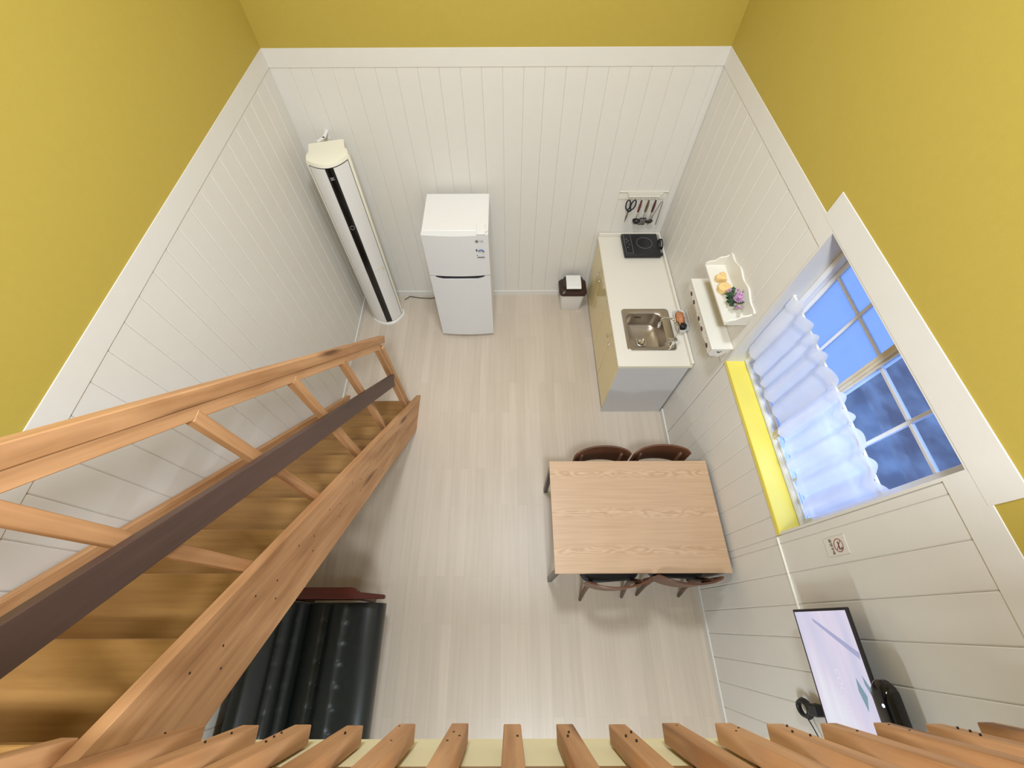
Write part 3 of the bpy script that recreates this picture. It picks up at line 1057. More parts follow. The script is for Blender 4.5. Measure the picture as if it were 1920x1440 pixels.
# corner basket behind the faucet
bk = thing('sponge_basket', 'small white wall basket behind the faucet', 'basket', (1.435, 2.19, 0.90))
bm = B(); rings(bm, [rrect(1.43, 2.19, 0.035, 0.095, 0.02, 0.888), rrect(1.43, 2.19, 0.045, 0.108, 0.025, 0.935), rrect(1.43, 2.19, 0.042, 0.105, 0.024, 0.935), rrect(1.43, 2.19, 0.033, 0.092, 0.02, 0.893)])
obj('tray', bm, M['plastic'], bk, smooth=True)
bm = B(); tube(bm, [(1.47, 2.13, 0.93), (1.468, 2.13, 0.99), (1.468, 2.25, 0.99), (1.47, 2.25, 0.93)], 0.002, 6)
obj('hanger', bm, M['plastic'], bk)
bm = B(); bmesh.ops.create_icosphere(bm, subdivisions=3, radius=1)
for v in bm.verts:
    r = 1 + 0.35 * math.sin(v.co.x * 9 + 1) * math.sin(v.co.y * 8) * math.cos(v.co.z * 7)
    v.co = Vector((1.422 + v.co.x * 0.033 * r, 2.205 + v.co.y * 0.062 * r, 0.945 + v.co.z * 0.036 * r))
tag(obj('net_scrubber', bm, M['orange'], smooth='all'), 'orange net scrubber lying in the white basket behind the faucet', 'scrubber')
bm = B(); lathe(bm, [(0.018, 0), (0.027, 0.01), (0.027, 0.045), (0.016, 0.052)], (1.437, 2.128, 0.90), 16)
tag(obj('scrub_brush', bm, M['dark'], smooth=True), 'round dark scrub brush standing in the basket beside the orange net', 'brush')

# ---------------------------------------------------------------- cooktop
ck = thing('induction_cooktop', 'black portable induction cooktop at the far end of the worktop', 'cooktop', (1.255, 3.13, 0.85))
bm = B(); bx(bm, 1.088, 1.432, 2.985, 3.275, 0.858, 0.902, b=0.012, seg=3)
obj('body', bm, M['black_matt'], ck, smooth=True)
bm = B(); bx(bm, 1.096, 1.424, 2.993, 3.267, 0.902, 0.9045, b=0.001)
g = obj('glass_top', bm, M['ceramic_black'], ck)
bm = B(); tube(bm, [(1.290 + 0.073 * math.cos(a), 3.14 + 0.073 * math.sin(a), 0.9050) for a in [2 * PI * i / 36 for i in range(36)]], 0.0012, 5, closed=True)
sub('cooking_ring', bm, M['grey_line'], g, ck)
bm = B()
bx(bm, 1.168, 1.170, 3.005, 3.262, 0.9046, 0.9052); bx(bm, 1.102, 1.170, 3.005, 3.007, 0.9046, 0.9052)
bx(bm, 1.102, 1.104, 3.005, 3.262, 0.9046, 0.9052)
for i, (a, b_) in enumerate(((1.125, 3.19), (1.145, 3.17), (1.125, 3.15), (1.145, 3.12), (1.128, 3.08))):
    tube(bm, [(a + 0.007 * math.cos(q), b_ + 0.007 * math.sin(q), 0.9050) for q in [2 * PI * j / 12 for j in range(12)]], 0.0008, 5, closed=True)
sub('control_marks', bm, M['grey_line'], g, ck)
for x, y in ((1.12, 3.01), (1.40, 3.01), (1.12, 3.25), (1.40, 3.25)):
    bm = B(); lathe(bm, [(0.012, 0), (0.012, 0.009)], (x, y, 0.8502), 10); obj('foot', bm, M['black_matt'], ck)
bm = B()
pts = [(1.425, 3.14, 0.885)]
for i in range(34):
    a = 2 * PI * i / 13
    pts.append((1.440 + 0.012 * math.sin(a * 0.31), 3.125 + 0.052 * math.cos(a), 0.905 + 0.038 * math.sin(a)))
tube(bm, pts, 0.0045, 6)
obj('coiled_cord', bm, M['black_matt'], ck, smooth='all')
bm = B(); bx(bm, 1.415, 1.452, 3.005, 3.035, 0.862, 0.888, b=0.006); obj('plug', bm, M['black_matt'], ck)

# ---------------------------------------------------------------- utensil rack
rk = thing('utensil_rack', 'pale plastic utensil rail with hooks on the back wall above the cooktop', 'rack', (1.19, 3.30, 1.28))
YR = YB - 0.004
bm = B()
bx(bm, 0.985, 1.405, YR - 0.004, YR + 0.0035, 1.255, 1.335, b=0.0015)
obj('back_plate', bm, M['pale'], rk)
bm = B()
tube(bm, [(0.98, YR - 0.012, 1.338), (1.05, YR - 0.012, 1.338), (1.072, YR - 0.016, 1.292), (1.345, YR - 0.016, 1.292), (1.366, YR - 0.012, 1.338), (1.41, YR - 0.012, 1.338)], 0.006, 8)
obj('front_rail', bm, M['pale'], rk, smooth=True)
hx = [1.115, 1.193, 1.258, 1.320, 1.378]
for x in hx:
    bm = B(); tube(bm, [(x, YR - 0.016, 1.29), (x, YR - 0.018, 1.268), (x, YR - 0.026, 1.262), (x, YR - 0.034, 1.270)], 0.0025, 6)
    obj('hook', bm, M['pale'], rk)
YU = YR - 0.027
def hang(name, label, cat, loc, grp=None): return thing(name, label, cat, loc, 0, grp)
# scissors
s = hang('scissors', 'black handled kitchen scissors hanging at the left end of the utensil rail', 'scissors', (1.105, YU, 1.26))
for sg, cxx in ((-1, 1.082), (1, 1.128)):
    bm = B(); tube(bm, [(cxx + 0.020 * math.cos(a) + 0.010 * sg * math.sin(a) * 0.4, YU, 1.213 + 0.050 * math.sin(a)) for a in [2 * PI * i / 20 for i in range(20)]], 0.0060, 7, closed=True)
    tube(bm, [(cxx - 0.004 * sg, YU, 1.166), (1.100, YU, 1.140)], [0.010, 0.007], 8)
    obj('handle', bm, M['black_matt'], s, smooth='all')
bm = B(); prism(bm, [(1.092, 1.142), (1.108, 1.142), (1.103, 1.09), (1.090, 1.02), (1.086, 1.09)], 'y', YU - 0.0015, YU + 0.0015)
obj('blade', bm, M['steel'], s)
def tool(name, label, x, m, head):
    t = hang(name, label, 'utensil', (x, YU, 1.26))
    bm = B(); tube(bm, [(x, YU, 1.264), (x - 0.0015, YU - 0.001, 1.20), (x - 0.003, YU - 0.001, 1.142)], [0.007, 0.0115, 0.0100], 8)
    obj('handle', bm, m, t, smooth=True)
    bm = B(); tube(bm, [(x - 0.003, YU, 1.142), (x - 0.004, YU - 0.001, 1.075)], 0.0028, 6)
    obj('shaft', bm, M['steel'], t, smooth=True)
    bm = B(); head(bm, x - 0.004)
    obj('head', bm, M['gunmetal'], t, smooth='all')
    return t
def ladle(bm, x):
    prof = [[(x + r * math.cos(a), YU - 0.024 + r * math.sin(a) * 0.75, z) for a in [2 * PI * i / 16 for i in range(16)]] for r, z in ((0.036, 1.068), (0.034, 1.054), (0.027, 1.042), (0.010, 1.036), (0.025, 1.045), (0.033, 1.056), (0.0345, 1.068))]
    rings(bm, prof, cap=False)
def turner(bm, x):
    for i in range(6):
        bx(bm, x - 0.032 + 0.0115 * i, x - 0.026 + 0.0115 * i, YU - 0.004, YU - 0.002, 1.008, 1.066)
    bx(bm, x - 0.032, x + 0.0315, YU - 0.004, YU - 0.002, 1.066, 1.078); bx(bm, x - 0.032, x + 0.0315, YU - 0.004, YU - 0.002, 1.0, 1.008)
def spoon(bm, x):
    bmesh.ops.create_icosphere(bm, subdivisions=2, radius=1)
    for v in bm.verts: v.co = Vector((x + v.co.x * 0.036, YU - 0.010 + v.co.y * 0.010, 1.045 + v.co.z * 0.026))
tool('ladle', 'steel ladle with red brown handle, first tool right of the scissors', 1.193, M['red_brown'], ladle)
tool('slotted_turner', 'slotted steel turner with olive brown handle, middle of the three handled tools', 1.258, M['olive_handle'], turner)
tool('serving_spoon', 'steel serving spoon with dark brown handle beside the tongs', 1.320, plain('dark_handle', '4a2620', 0.35), spoon)
tg = hang('tongs', 'thin steel tongs hanging open at the right end of the utensil rail', 'tongs', (1.378, YU, 1.26))
for a, b_ in ((1.372, 1.318), (1.386, 1.392)):
    bm = B(); tube(bm, [(1.378, YU, 1.258), (a, YU, 1.24), ((a + b_) / 2, YU - 0.001, 1.12), (b_, YU - 0.002, 1.0)], 0.0036, 6)
    obj('arm', bm, M['steel'], tg, smooth='all')

# ---------------------------------------------------------------- upper scalloped shelf
XW = XR - 0.001
sh = thing('scalloped_shelf', 'white tray shelf with scalloped edges on the right wall, the upper of two', 'shelf', (1.42, 1.85, 1.62))
S0, S1 = 1.610, 2.125
XF = 1.338
bm = B(); bx(bm, XF, XW, S0, S1, 1.612, 1.628, b=0.002); obj('bottom_board', bm, M['pale'], sh)
bm = B()
top = []
for i in range(41):
    t = i / 40
    y = S0 + (S1 - S0) * t
    z = 1.716 + 0.034 * math.sin(PI * t) ** 0.7 + 0.008 * math.cos(2 * PI * t * 3)
    top.append((y, z))
prism(bm, [(S1, 1.628), (S0, 1.628)] + top, 'x', XW - 0.012, XW)
obj('back_board', bm, M['pale'], sh)
for ya, yb in ((S0, S0 + 0.012), (S1 - 0.012, S1)):
    bm = B(); pts = [(XW - 0.013, 1.6285), (XF + 0.002, 1.6285)]
    for i in range(21):
        t = i / 20
        pts.append((XF + 0.002 + (XW - 0.013 - XF - 0.002) * t, 1.638 + 0.072 * t ** 0.95 + 0.005 * math.sin(t * 2 * PI * 2)))
    prism(bm, pts, 'y', ya, yb)
    obj('end_board', bm, M['pale'], sh)
bm = B(); lathe(bm, [(0.003, 0), (0.002, 0.02)], (XW - 0.016, 1.80, 1.70), 6); obj('hanging_pin', bm, M['grey_line'], sh)
# trinket boxes
def trinket(loc, heart, label):
    t = thing('trinket_box', label, 'trinket box', loc, 0, 'honey coloured trinket boxes on the upper shelf')
    def outline(s, z):
        r = []
        for i in range(28):
            a = 2 * PI * i / 28
            if heart:
                x = 16 * math.sin(a) ** 3 / 17
                y = (13 * math.cos(a) - 5 * math.cos(2 * a) - 2 * math.cos(3 * a) - math.cos(4 * a)) / 17
            else:
                x, y = math.cos(-a), math.sin(-a) * 0.92
            r.append((x * s, y * s, z))
        return r
    bm = B(); rings(bm, [outline(0.036, 0), outline(0.040, 0.004), outline(0.040, 0.026)]); obj('box', bm, M['tin'], t, local=True, smooth=True)
    bm = B(); rings(bm, [outline(0.042, 0.0265), outline(0.042, 0.037), outline(0.037, 0.043), outline(0.012, 0.046)]); obj('lid', bm, M['tin'], t, local=True, smooth=True)
    bm = B(); lathe(bm, [(0.004, 0.046), (0.007, 0.050), (0.003, 0.054)], (0, 0, 0), 10); obj('knob', bm, M['tin'], t, local=True, smooth=True)
    return t
a_ = trinket((1.398, 1.972, 1.6285), True, 'heart shaped honey yellow trinket box on the scalloped shelf')
a_.rotation_euler[2] = 0.6
trinket((1.392, 1.880, 1.6285), False, 'round honey yellow trinket box on the scalloped shelf, next to the flowers')
# flower arrangement
fl = thing('artificial_flowers', 'pink artificial chrysanthemums with dark green leaves in a small pot on the scalloped shelf', 'flowers', (1.40, 1.735, 1.6285))
bm = B(); lathe(bm, [(0.018, 0), (0.026, 0.035), (0.022, 0.036), (0.010, 0.02)], (0, 0, 0), 14); obj('pot', bm, M['pale'], fl, local=True, smooth=True)
rnd = random.Random(7)
leafpts = [(0, 0), (0.25, 0.28), (0.42, 0.18), (0.55, 0.42), (0.72, 0.22), (1.0, 0), (0.72, -0.22), (0.55, -0.42), (0.42, -0.18), (0.25, -0.28)]
def leaf_at(p, ang, tilt, s):
    bm = B()
    R_ = Matrix.Translation(p) @ Matrix.Rotation(ang, 4, 'Z') @ Matrix.Rotation(-tilt, 4, 'Y')
    A = [bm.verts.new(R_ @ Vector((u * s, v * s, 0.0 + 0.10 * s * (1 - abs(v)) - 0.2 * s * u * u))) for u, v in leafpts]
    Bq = [bm.verts.new(v.co - Vector((0, 0, 0.0008))) for v in A]
    bm.faces.new(A); bm.faces.new(Bq[::-1])
    for i in range(len(A)): bm.faces.new((A[i], Bq[i], Bq[(i + 1) % len(A)], A[(i + 1) % len(A)]))
    obj('leaf', bm, M['leaf'], fl, local=True)
for i in range(30):
    a = rnd.uniform(0, 2 * PI); r = rnd.uniform(0.0, 0.05)
    px, py = r * math.cos(a) * 0.5 - 0.01, r * math.sin(a) * 1.5
    px = min(px, 0.02)
    aa = a if px + 0.04 * math.cos(a) < 0.055 else PI - a
    leaf_at(Vector((px, py, 0.05 + rnd.uniform(0, 0.05))), aa, rnd.uniform(0.0, 0.5), rnd.uniform(0.034, 0.050))
def bloom(p, s):
    bm = B()
    for ring, (n, tl) in enumerate(((12, 0.15), (10, 0.55), (7, 1.0))):
        for i in range(n):
            a = 2 * PI * i / n + ring
            R_ = Matrix.Translation(p + Vector((0, 0, 0.002 * ring))) @ Matrix.Rotation(a, 4, 'Z') @ Matrix.Rotation(-tl, 4, 'Y')
            q = [R_ @ Vector(c) * 1.0 for c in ((0.1 * s, 0, 0), (0.6 * s, 0.16 * s, 0), (s, 0, 0.05 * s), (0.6 * s, -0.16 * s, 0))]
            vs = [bm.verts.new(c) for c in q]; bm.faces.new(vs)
    f = obj('flower', bm, M['petal'], fl, local=True)
bloom(Vector((-0.008, -0.028, 0.112)), 0.034); bloom(Vector((0.006, -0.004, 0.118)), 0.028); bloom(Vector((-0.03, 0.058, 0.095)), 0.015); bloom(Vector((0.02, 0.055, 0.10)), 0.014); bloom(Vector((-0.006, -0.072, 0.085)), 0.016)
bm = B()
for p in ((-0.008, -0.028, 0.112), (0.006, -0.004, 0.118), (-0.03, 0.058, 0.095), (0.02, 0.055, 0.10), (-0.006, -0.072, 0.085)):
    tube(bm, [(0, 0, 0.02), (p[0] * 0.6, p[1] * 0.6, 0.07), p], 0.0015, 5)
obj('stems', bm, M['leaf'], fl, local=True)

# ---------------------------------------------------------------- lower shelf with painted valance
s2 = thing('key_shelf', 'white flat topped hook shelf with floral front, the lower of two on the right wall', 'shelf', (1.42, 1.87, 1.3))
K0, K1 = 1.568, 2.195
XF2 = 1.338
bm = B(); bx(bm, XF2, XW, K0, K1, 1.398, 1.414, b=0.002); obj('top_board', bm, M['pale'], s2)
bm = B(); bx(bm, XW - 0.012, XW, K0 + 0.01, K1 - 0.01, 1.25, 1.398, b=0.001); obj('back_board', bm, M['pale'], s2)
for ya, yb in ((K0 + 0.006, K0 + 0.018), (K1 - 0.018, K1 - 0.006)):
    bm = B(); pts = [(XW - 0.013, 1.3975), (XF2 + 0.008, 1.3975)]
    for i in range(21):
        t = i / 20
        pts.append((XF2 + 0.008 + (XW - 0.013 - XF2 - 0.008) * t, 1.345 - 0.040 * math.sin(PI * t) - 0.006 * math.sin(t * 2 * PI * 2) + 0.02 * t))
    prism(bm, pts, 'y', ya, yb)
    e_ = obj('end_board', bm, M['pale'], s2)
    if ya < 1.6:
        bm = B(); prism(bm, [(1.385, 1.383), (1.402, 1.372), (1.42, 1.383), (1.41, 1.36), (1.395, 1.36)], 'y', ya - 0.0006, ya - 0.0001)
        sub('cutout', bm, M['brown_print'], e_, s2)
bm = B()
pts = [(K1 - 0.02, 1.3975), (K0 + 0.02, 1.3975)]
for i in range(61):
    t = i / 60
    pts.append((K0 + 0.02 + (K1 - K0 - 0.04) * t, 1.335 + 0.014 * abs(math.sin(PI * t * 4)) ** 0.7))
prism(bm, pts, 'x', XF2 + 0.004, XF2 + 0.014)
val = obj('valance', bm, M['pale'], s2)
bm = B(); rnd = random.Random(3)
for yy in (1.64, 1.78, 1.87, 2.02, 2.10):
    for i in range(1):
        c = [(yy + 0.020 * math.cos(a), 1.355 + 0.014 * math.sin(a)) for a in [2 * PI * j / 10 for j in range(10)]]
        prism(bm, c, 'x', XF2 + 0.0032, XF2 + 0.0039)
for i in range(34):
    y_, z_ = rnd.uniform(K0 + 0.03, K1 - 0.03), rnd.uniform(1.350, 1.392)
    r = rnd.uniform(0.0015, 0.0035)
    prism(bm, [(y_ + r * math.cos(a), z_ + r * math.sin(a)) for a in (0, 1.57, 3.14, 4.71)], 'x', XF2 + 0.0033, XF2 + 0.0038)
sub('floral_print', bm, M['maroon'], val, s2)
for yy in (1.66, 1.79, 1.92, 2.05):
    bm = B(); tube(bm, [(XW - 0.012, yy, 1.30), (XW - 0.045, yy, 1.295), (XW - 0.055, yy, 1.315)], 0.0035, 7)
    obj('peg', bm, M['pale'], s2)

# ---------------------------------------------------------------- sign, duct
sg = thing('no_smoking_sign', 'clear no smoking sign with red ring on the right wall near the window', 'sign', (XR - 0.001, 0.302, 1.685))
bm = B(); bx(bm, XR - 0.0035, XR - 0.0005, 0.262, 0.342, 1.612, 1.752, b=0.001)
obj('plate', bm, plain('frosted_acrylic', 'd8d4ca', 0.25), sg)
bm = B(); tube(bm, [(XR - 0.0042, 0.302 + 0.027 * math.cos(a), 1.702 + 0.027 * math.sin(a)) for a in [2 * PI * i / 28 for i in range(28)]], 0.0016, 5, closed=True)
tube(bm, [(XR - 0.0042, 0.302 + 0.019, 1.702 + 0.019), (XR - 0.0042, 0.302 - 0.019, 1.702 - 0.019)], 0.0014, 5)
obj('red_ring', bm, M['red_print'], sg)
bm = B(); bx(bm, XR - 0.0042, XR - 0.0034, 0.283, 0.318, 1.699, 1.705); bx(bm, XR - 0.0042, XR - 0.0034, 0.283, 0.288, 1.708, 1.718)
tube(bm, [(XR - 0.004, 0.285, 1.708), (XR - 0.004, 0.292, 1.716), (XR - 0.004, 0.288, 1.722)], 0.0010, 5)
obj('cigarette_mark', bm, M['brown_print'], sg)
text_mesh('금연구역', 0.0185, frame((XR - 0.0038, 0.302, 1.655), (0, -1, 0), (0, 0, 1)), m=M['brown_print'], parent=sg, extrude=0.0003, bold=0.0004)
bm = B(); bx(bm, XR - 0.009, XR - 0.0002, -0.30, 0.410, 1.262, 1.272, b=0.0015)
tag(obj('cable_duct', bm, M['duct']), 'thin white cable duct running from the sill corner towards the television', 'cable duct')

# ---------------------------------------------------------------- television
tv = thing('television', 'wall mounted flat television with thin black frame showing a lavender picture', 'television', (1.40, -0.29, 1.56))
TY0, TY1, TZ0, TZ1, TX = -0.625, 0.056, 1.366, 1.742, 1.382
bm = B(); bx(bm, TX, TX + 0.014, TY0, TY1, TZ0, TZ1, b=0.003); bx(bm, TX + 0.014, TX + 0.035, TY0 + 0.1, TY1 - 0.1, TZ0 + 0.03, TZ1 - 0.08, b=0.003)
obj('housing', bm, M['black_matt'], tv)
bm = B(); bx(bm, TX - 0.0015, TX - 0.0001, TY0 + 0.011, TY1 - 0.011, TZ0 + 0.014, TZ1 - 0.011)
scr = obj('screen', bm, M['screen'], tv)
XS = TX - 0.0016
bm = B(); prism(bm, [(0.020, 1.500), (0.005, 1.503), (-0.128, 1.724), (-0.104, 1.730)], 'x', XS - 0.0004, XS)
sub('picture_stroke', bm, M['scr_line'], scr, tv)
bm = B(); prism(bm, [(-0.19, 1.66), (-0.235, 1.652), (-0.30, 1.67), (-0.25, 1.69)], 'x', XS - 0.0004, XS); prism(bm, [(-0.18, 1.70), (-0.21, 1.70), (-0.265, 1.725), (-0.22, 1.725)], 'x', XS - 0.0004, XS)
sub('picture_leaf', bm, M['scr_leaf'], scr, tv)
tx = text_mesh('coconut', 0.062, frame((XS - 0.0003, -0.27, 1.56), (0, -1, 0), (0, 0, 1)), m=M['scr_text'], extrude=0.0001)
for v in tx.data.vertices: v.co -= tv.location
tx.parent = scr
bm = B(); bx(bm, TX + 0.035, XR - 0.001, -0.36, -0.22, 1.49, 1.63, b=0.003); obj('wall_mount', bm, M['black_matt'], tv)
# black gadget above tv
gd = thing('speaker_box', 'glossy black rounded box on the wall just above the television', 'speaker', (1.40, -0.29, 1.86))
bm = B()
def gsec(x, s):
    return [(x, -0.31 + p[0] * s, 1.788 + p[1] * s) for p in [(q[0], q[1]) for q in rrect(0, 0, 0.125, 0.045, 0.040, 0)]]
rings(bm, [gsec(1.405, 0.93), gsec(1.395, 1.0), gsec(1.372, 1.0), gsec(1.358, 0.88), gsec(1.352, 0.62)])
obj('shell', bm, M['black'], gd, smooth=True)
bm = B(); lathe(bm, [(0.006, 0), (0.006, 0.002)], (0, 0, 0), 12)  # glowing disc in place of a white reflection on the glossy shell
bmesh.ops.transform(bm, matrix=Matrix.Translation((1.3525, -0.262, 1.800)) @ Matrix.Rotation(-PI / 2, 4, 'Y'), verts=bm.verts)
obj('shell_glint', bm, glow('white_glint', 'cfdcff', 2.0), gd)
# black cable hook below tv
bh = thing('cable_loop', 'black coiled cable hanging on the wall below the television', 'cable', (1.45, -0.36, 1.15))
bm = B()
for k in range(3):
    tube(bm, [(1.445 + 0.006 * k, -0.367 + (0.030 + 0.003 * k) * math.cos(a), 1.105 + (0.042 + 0.003 * k) * math.sin(a)) for a in [2 * PI * i / 18 for i in range(18)]], 0.009, 7, closed=True)
obj('coil', bm, M['black_matt'], bh, smooth='all')
bm = B(); bx(bm, 1.43, XR - 0.0005, -0.385, -0.338, 1.165, 1.225, b=0.006)
obj('clip', bm, M['black_matt'], bh)
bm = B(); tube(bm, [(1.45, -0.39, 1.10), (1.455, -0.44, 1.13), (1.46, -0.50, 1.16)], 0.003, 6)
obj('loose_end', bm, M['black_matt'], bh)

# ---------------------------------------------------------------- table
TX0, TX1, TYa, TYb, TZ = 0.293, 1.452, 0.282, 1.045, 0.72
tb = thing('dining_table', 'rectangular oak veneer dining table pushed against the right wall', 'table', ((TX0 + TX1) / 2, (TYa + TYb) / 2, 0))
bm = B(); bx(bm, TX0, TX1, TYa, TYb, TZ - 0.022, TZ, b=0.0015)
obj('tabletop', bm, M['veneer'], tb)
bm = B(); bx(bm, TX0 + 0.03, TX1 - 0.03, TYa + 0.03, TYa + 0.045, TZ - 0.062, TZ - 0.022); bx(bm, TX0 + 0.03, TX1 - 0.03, TYb - 0.045, TYb - 0.03, TZ - 0.062, TZ - 0.022)
bx(bm, TX0 + 0.03, TX0 + 0.045, TYa + 0.045, TYb - 0.045, TZ - 0.062, TZ - 0.022); bx(bm, TX1 - 0.045, TX1 - 0.03, TYa + 0.045, TYb - 0.045, TZ - 0.062, TZ - 0.022)
obj('frame', bm, M['gunmetal'], tb)
for lx, sx in ((TX0, 1), (TX1, -1)):
    for ly, sy in ((TYa, 1), (TYb, -1)):
        bm = B()
        x0, y0 = lx + sx * 0.006, ly + sy * 0.006
        xs = sorted((x0, x0 + sx * 0.035)); ys = sorted((y0, y0 + sy * 0.035))
        bx(bm, xs[0], xs[1], ys[0], ys[1], 0.0, TZ - 0.022, b=0.003)
        obj('leg', bm, M['gunmetal'], tb)

# ---------------------------------------------------------------- chairs
def make_chair(loc, rz, label):
    c = thing('dining_chair', label, 'chair', loc, rz, 'walnut dining chairs around the table')
    bm = B()
    rings(bm, [rrect(0, 0.0, 0.19, 0.18, 0.07, 0.425), rrect(0, -0.012, 0.21, 0.188, 0.08, 0.44), rrect(0, -0.012, 0.212, 0.190, 0.08, 0.458), rrect(0, 0, 0.19, 0.18, 0.07, 0.472), rrect(0, 0, 0.10, 0.09, 0.04, 0.470)])
    obj('seat', bm, M['seat_black'], c, local=True, smooth=True)
    bm = B(); bx(bm, -0.17, 0.17, -0.17, -0.13, 0.385, 0.425, b=0.004); bx(bm, -0.17, 0.17, 0.13, 0.17, 0.385, 0.425, b=0.004)
    bx(bm, -0.17, -0.13, -0.13, 0.13, 0.385, 0.425, b=0.004); bx(bm, 0.13, 0.17, -0.13, 0.13, 0.385, 0.425, b=0.004)
    obj('seat_frame', bm, M['walnut'], c, local=True)
    # curved backrest
    bm = B(); n = 18
    rs = []
    for i in range(n + 1):
        t = -1 + 2 * i / n
        a = t * 0.92
        x = 0.262 * math.sin(a) / math.sin(0.92) * 0.80
        yb = -0.262 + 0.052 * t * t
        h0 = 0.532 + 0.03 * max(0, abs(t) - 0.85) / 0.15
        h1 = 0.795 - 0.028 * abs(t) ** 3 - 0.02 * max(0, abs(t) - 0.85) / 0.15
        nx, ny = math.sin(a) * 0.006, -math.cos(a) * 0.006
        rs.append([(x - nx, yb + 0.004 - ny, h0), (x + nx, yb + 0.004 + ny, h0), (x + nx, yb + ny, h1 - 0.003), (x, yb, h1), (x - nx, yb - ny, h1 - 0.003)])
    rings(bm, rs)
    obj('backrest', bm, M['walnut'], c, local=True, smooth=True)
    for s_ in (-1, 1):
        bm = B(); tube(bm, [(s_ * 0.165, -0.285, 0.0), (s_ * 0.155, -0.235, 0.20), (s_ * 0.150, -0.205, 0.40), (s_ * 0.150, -0.215, 0.55), (s_ * 0.150, -0.232, 0.715)], [0.011, 0.015, 0.019, 0.016, 0.011], 8)
        obj('leg', bm, M['walnut_up'], c, local=True, smooth='all')
        bm = B(); tube(bm, [(s_ * 0.185, 0.180, 0.0), (s_ * 0.17, 0.165, 0.20), (s_ * 0.155, 0.15, 0.42)], [0.010, 0.014, 0.019], 8)
        obj('leg', bm, M['walnut_up'], c, local=True, smooth='all')
    return c
make_chair((0.695, 0.455, 0), 0.06, 'walnut chair with curved back at the near side of the table, farther from the wall')
make_chair((1.170, 0.475, 0), -0.03, 'walnut chair with curved back at the near side of the table, next to the wall')
make_chair((0.700, 0.872, 0), PI + 0.03, 'walnut chair with curved back at the far side of the table, farther from the wall')
make_chair((1.137, 0.880, 0), PI, 'walnut chair with curved back at the far side of the table, next to the wall')

# ---------------------------------------------------------------- sofa
sf = thing('sofa', 'dark green leather sofa with tufted channels and wooden arms under the stairs', 'sofa', (-1.25, -0.7, 0))
SA, SB = -1.60, 0.130
def channel_part(profile, name, tufts):
    """profile: list of (x,z,nx,nz,depth) points along the cross-section"""
    bm = B(); ny = 180
    G = []
    for j in range(ny + 1):
        y = SA + (SB - SA) * j / ny
        row = []
        for (x, z, nx, nz, bul, seam) in profile:
            k = bul
            if seam:
                ph = (y - 0.02) / 0.118
                f = abs(ph - round(ph))
                k = -0.010 - 0.012 * max(0, 1 - f / 0.18)
            yy = y
            row.append(bm.verts.new((x + nx * k, yy, z + nz * k)))
        G.append(row)
    m = len(profile)
    for j in range(ny):
        for i in range(m):
            bm.faces.new((G[j][i], G[j][(i + 1) % m], G[j + 1][(i + 1) % m], G[j + 1][i]))
    bm.faces.new(G[0][::-1]); bm.faces.new(G[-1])
    return obj(name, bm, M['leather'], sf, smooth='all')
def run(x0, z0, x1, z1, nx, nz, bul, n=6, seam_end=True):
    r = []
    for i in range(n):
        t = i / n
        r.append((x0 + (x1 - x0) * t, z0 + (z1 - z0) * t, nx, nz, bul * math.sin(PI * t) if i else 0, i == 0))
    return r
seat = [(-1.40, 0.24, 0, 0, 0, False), (-0.925, 0.24, 0, 0, 0, False), (-0.895, 0.27, 0, 0, 0, False), (-0.887, 0.33, 0, 0, 0, False), (-0.893, 0.395, 0, 0, 0, False), (-0.925, 0.432, 0, 0, 0, False), (-0.98, 0.447, 0, 0, 0, False), (-1.05, 0.450, 0, 0, 0, False)]
seat += run(-1.103, 0.442, -1.253, 0.436, 0.04, 1, 0.011)
seat += run(-1.253, 0.436, -1.40, 0.430, 0.04, 1, 0.011)
seat += [(-1.40, 0.42, 0, 0, 0, False)]
channel_part(seat, 'seat_cushion', True)
back = [(-1.41, 0.30, 0, 0, 0, False)]
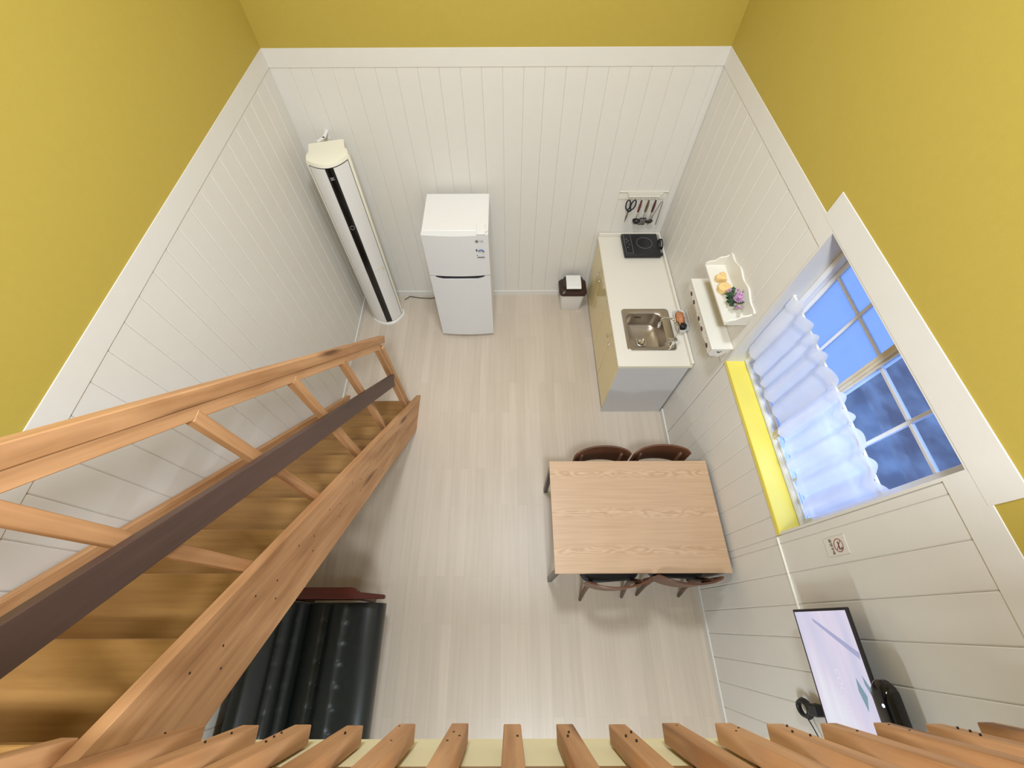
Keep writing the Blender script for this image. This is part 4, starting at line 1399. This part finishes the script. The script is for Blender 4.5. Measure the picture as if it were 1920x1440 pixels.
bp_ = [(-1.375, 0.42), (-1.405, 0.55), (-1.44, 0.67), (-1.48, 0.78)]
for i in range(3):
    (x0, z0), (x1, z1) = bp_[i], bp_[i + 1]
    back += run(x0, z0, x1, z1, 0.95, 0.3, 0.020)
back += [(-1.49, 0.80, 0, 0, 0, False), (-1.53, 0.825, 0, 0, 0, False), (-1.57, 0.80, 0, 0, 0, False), (-1.585, 0.30, 0, 0, 0, False)]
channel_part(back, 'backrest_cushion', True)
bm = B()
for xx in (-1.104, -1.254):
    for k in range(15):
        y = 0.02 - 0.118 * k
        if SA < y < SB:
            lathe(bm, [(0.010, 0), (0.008, 0.004), (0.002, 0.006)], (xx, y, 0.418), 8)
obj('tuft_buttons', bm, M['leather'], sf, kind='stuff')
bm = B(); bx(bm, -1.56, -0.93, SA + 0.02, SB - 0.02, 0.13, 0.24, b=0.01); obj('base', bm, M['arm'], sf)
for (ya, yb, sgn) in ((0.150, 0.215, 1), (-1.685, -1.62, -1)):
    bm = B()
    ym = (ya + yb) / 2
    prism(bm, [(-1.60, yb), (-1.06, yb), (-1.03, yb - 0.005), (-1.005, yb - 0.035), (-0.83, yb - 0.045), (-0.83, ya - 0.005), (-1.60, ya - 0.005)] if sgn > 0 else [(-1.60, ya), (-1.06, ya), (-1.005, ya + 0.035), (-0.80, ya + 0.05), (-0.80, yb), (-1.60, yb)], 'z', 0.565, 0.600, b=0.006)
    arm = obj('armrest', bm, M['arm'], sf)
    bm = B(); bx(bm, -1.10, -1.05, ya, ya + 0.035, 0.0, 0.565, b=0.006); bx(bm, -1.58, -1.53, ya, ya + 0.035, 0.0, 0.565, b=0.006)
    bx(bm, -1.53, -1.10, ya + 0.006, ya + 0.028, 0.16, 0.25, b=0.003)
    sub('arm_post', bm, M['arm'], arm, sf)
for x in (-1.50, -0.98):
    for y in (SA + 0.08, SB - 0.08):
        bm = B(); tube(bm, [(x, y, 0.0), (x, y, 0.13)], [0.016, 0.022], 10)
        obj('foot', bm, M['arm'], sf, smooth='all')
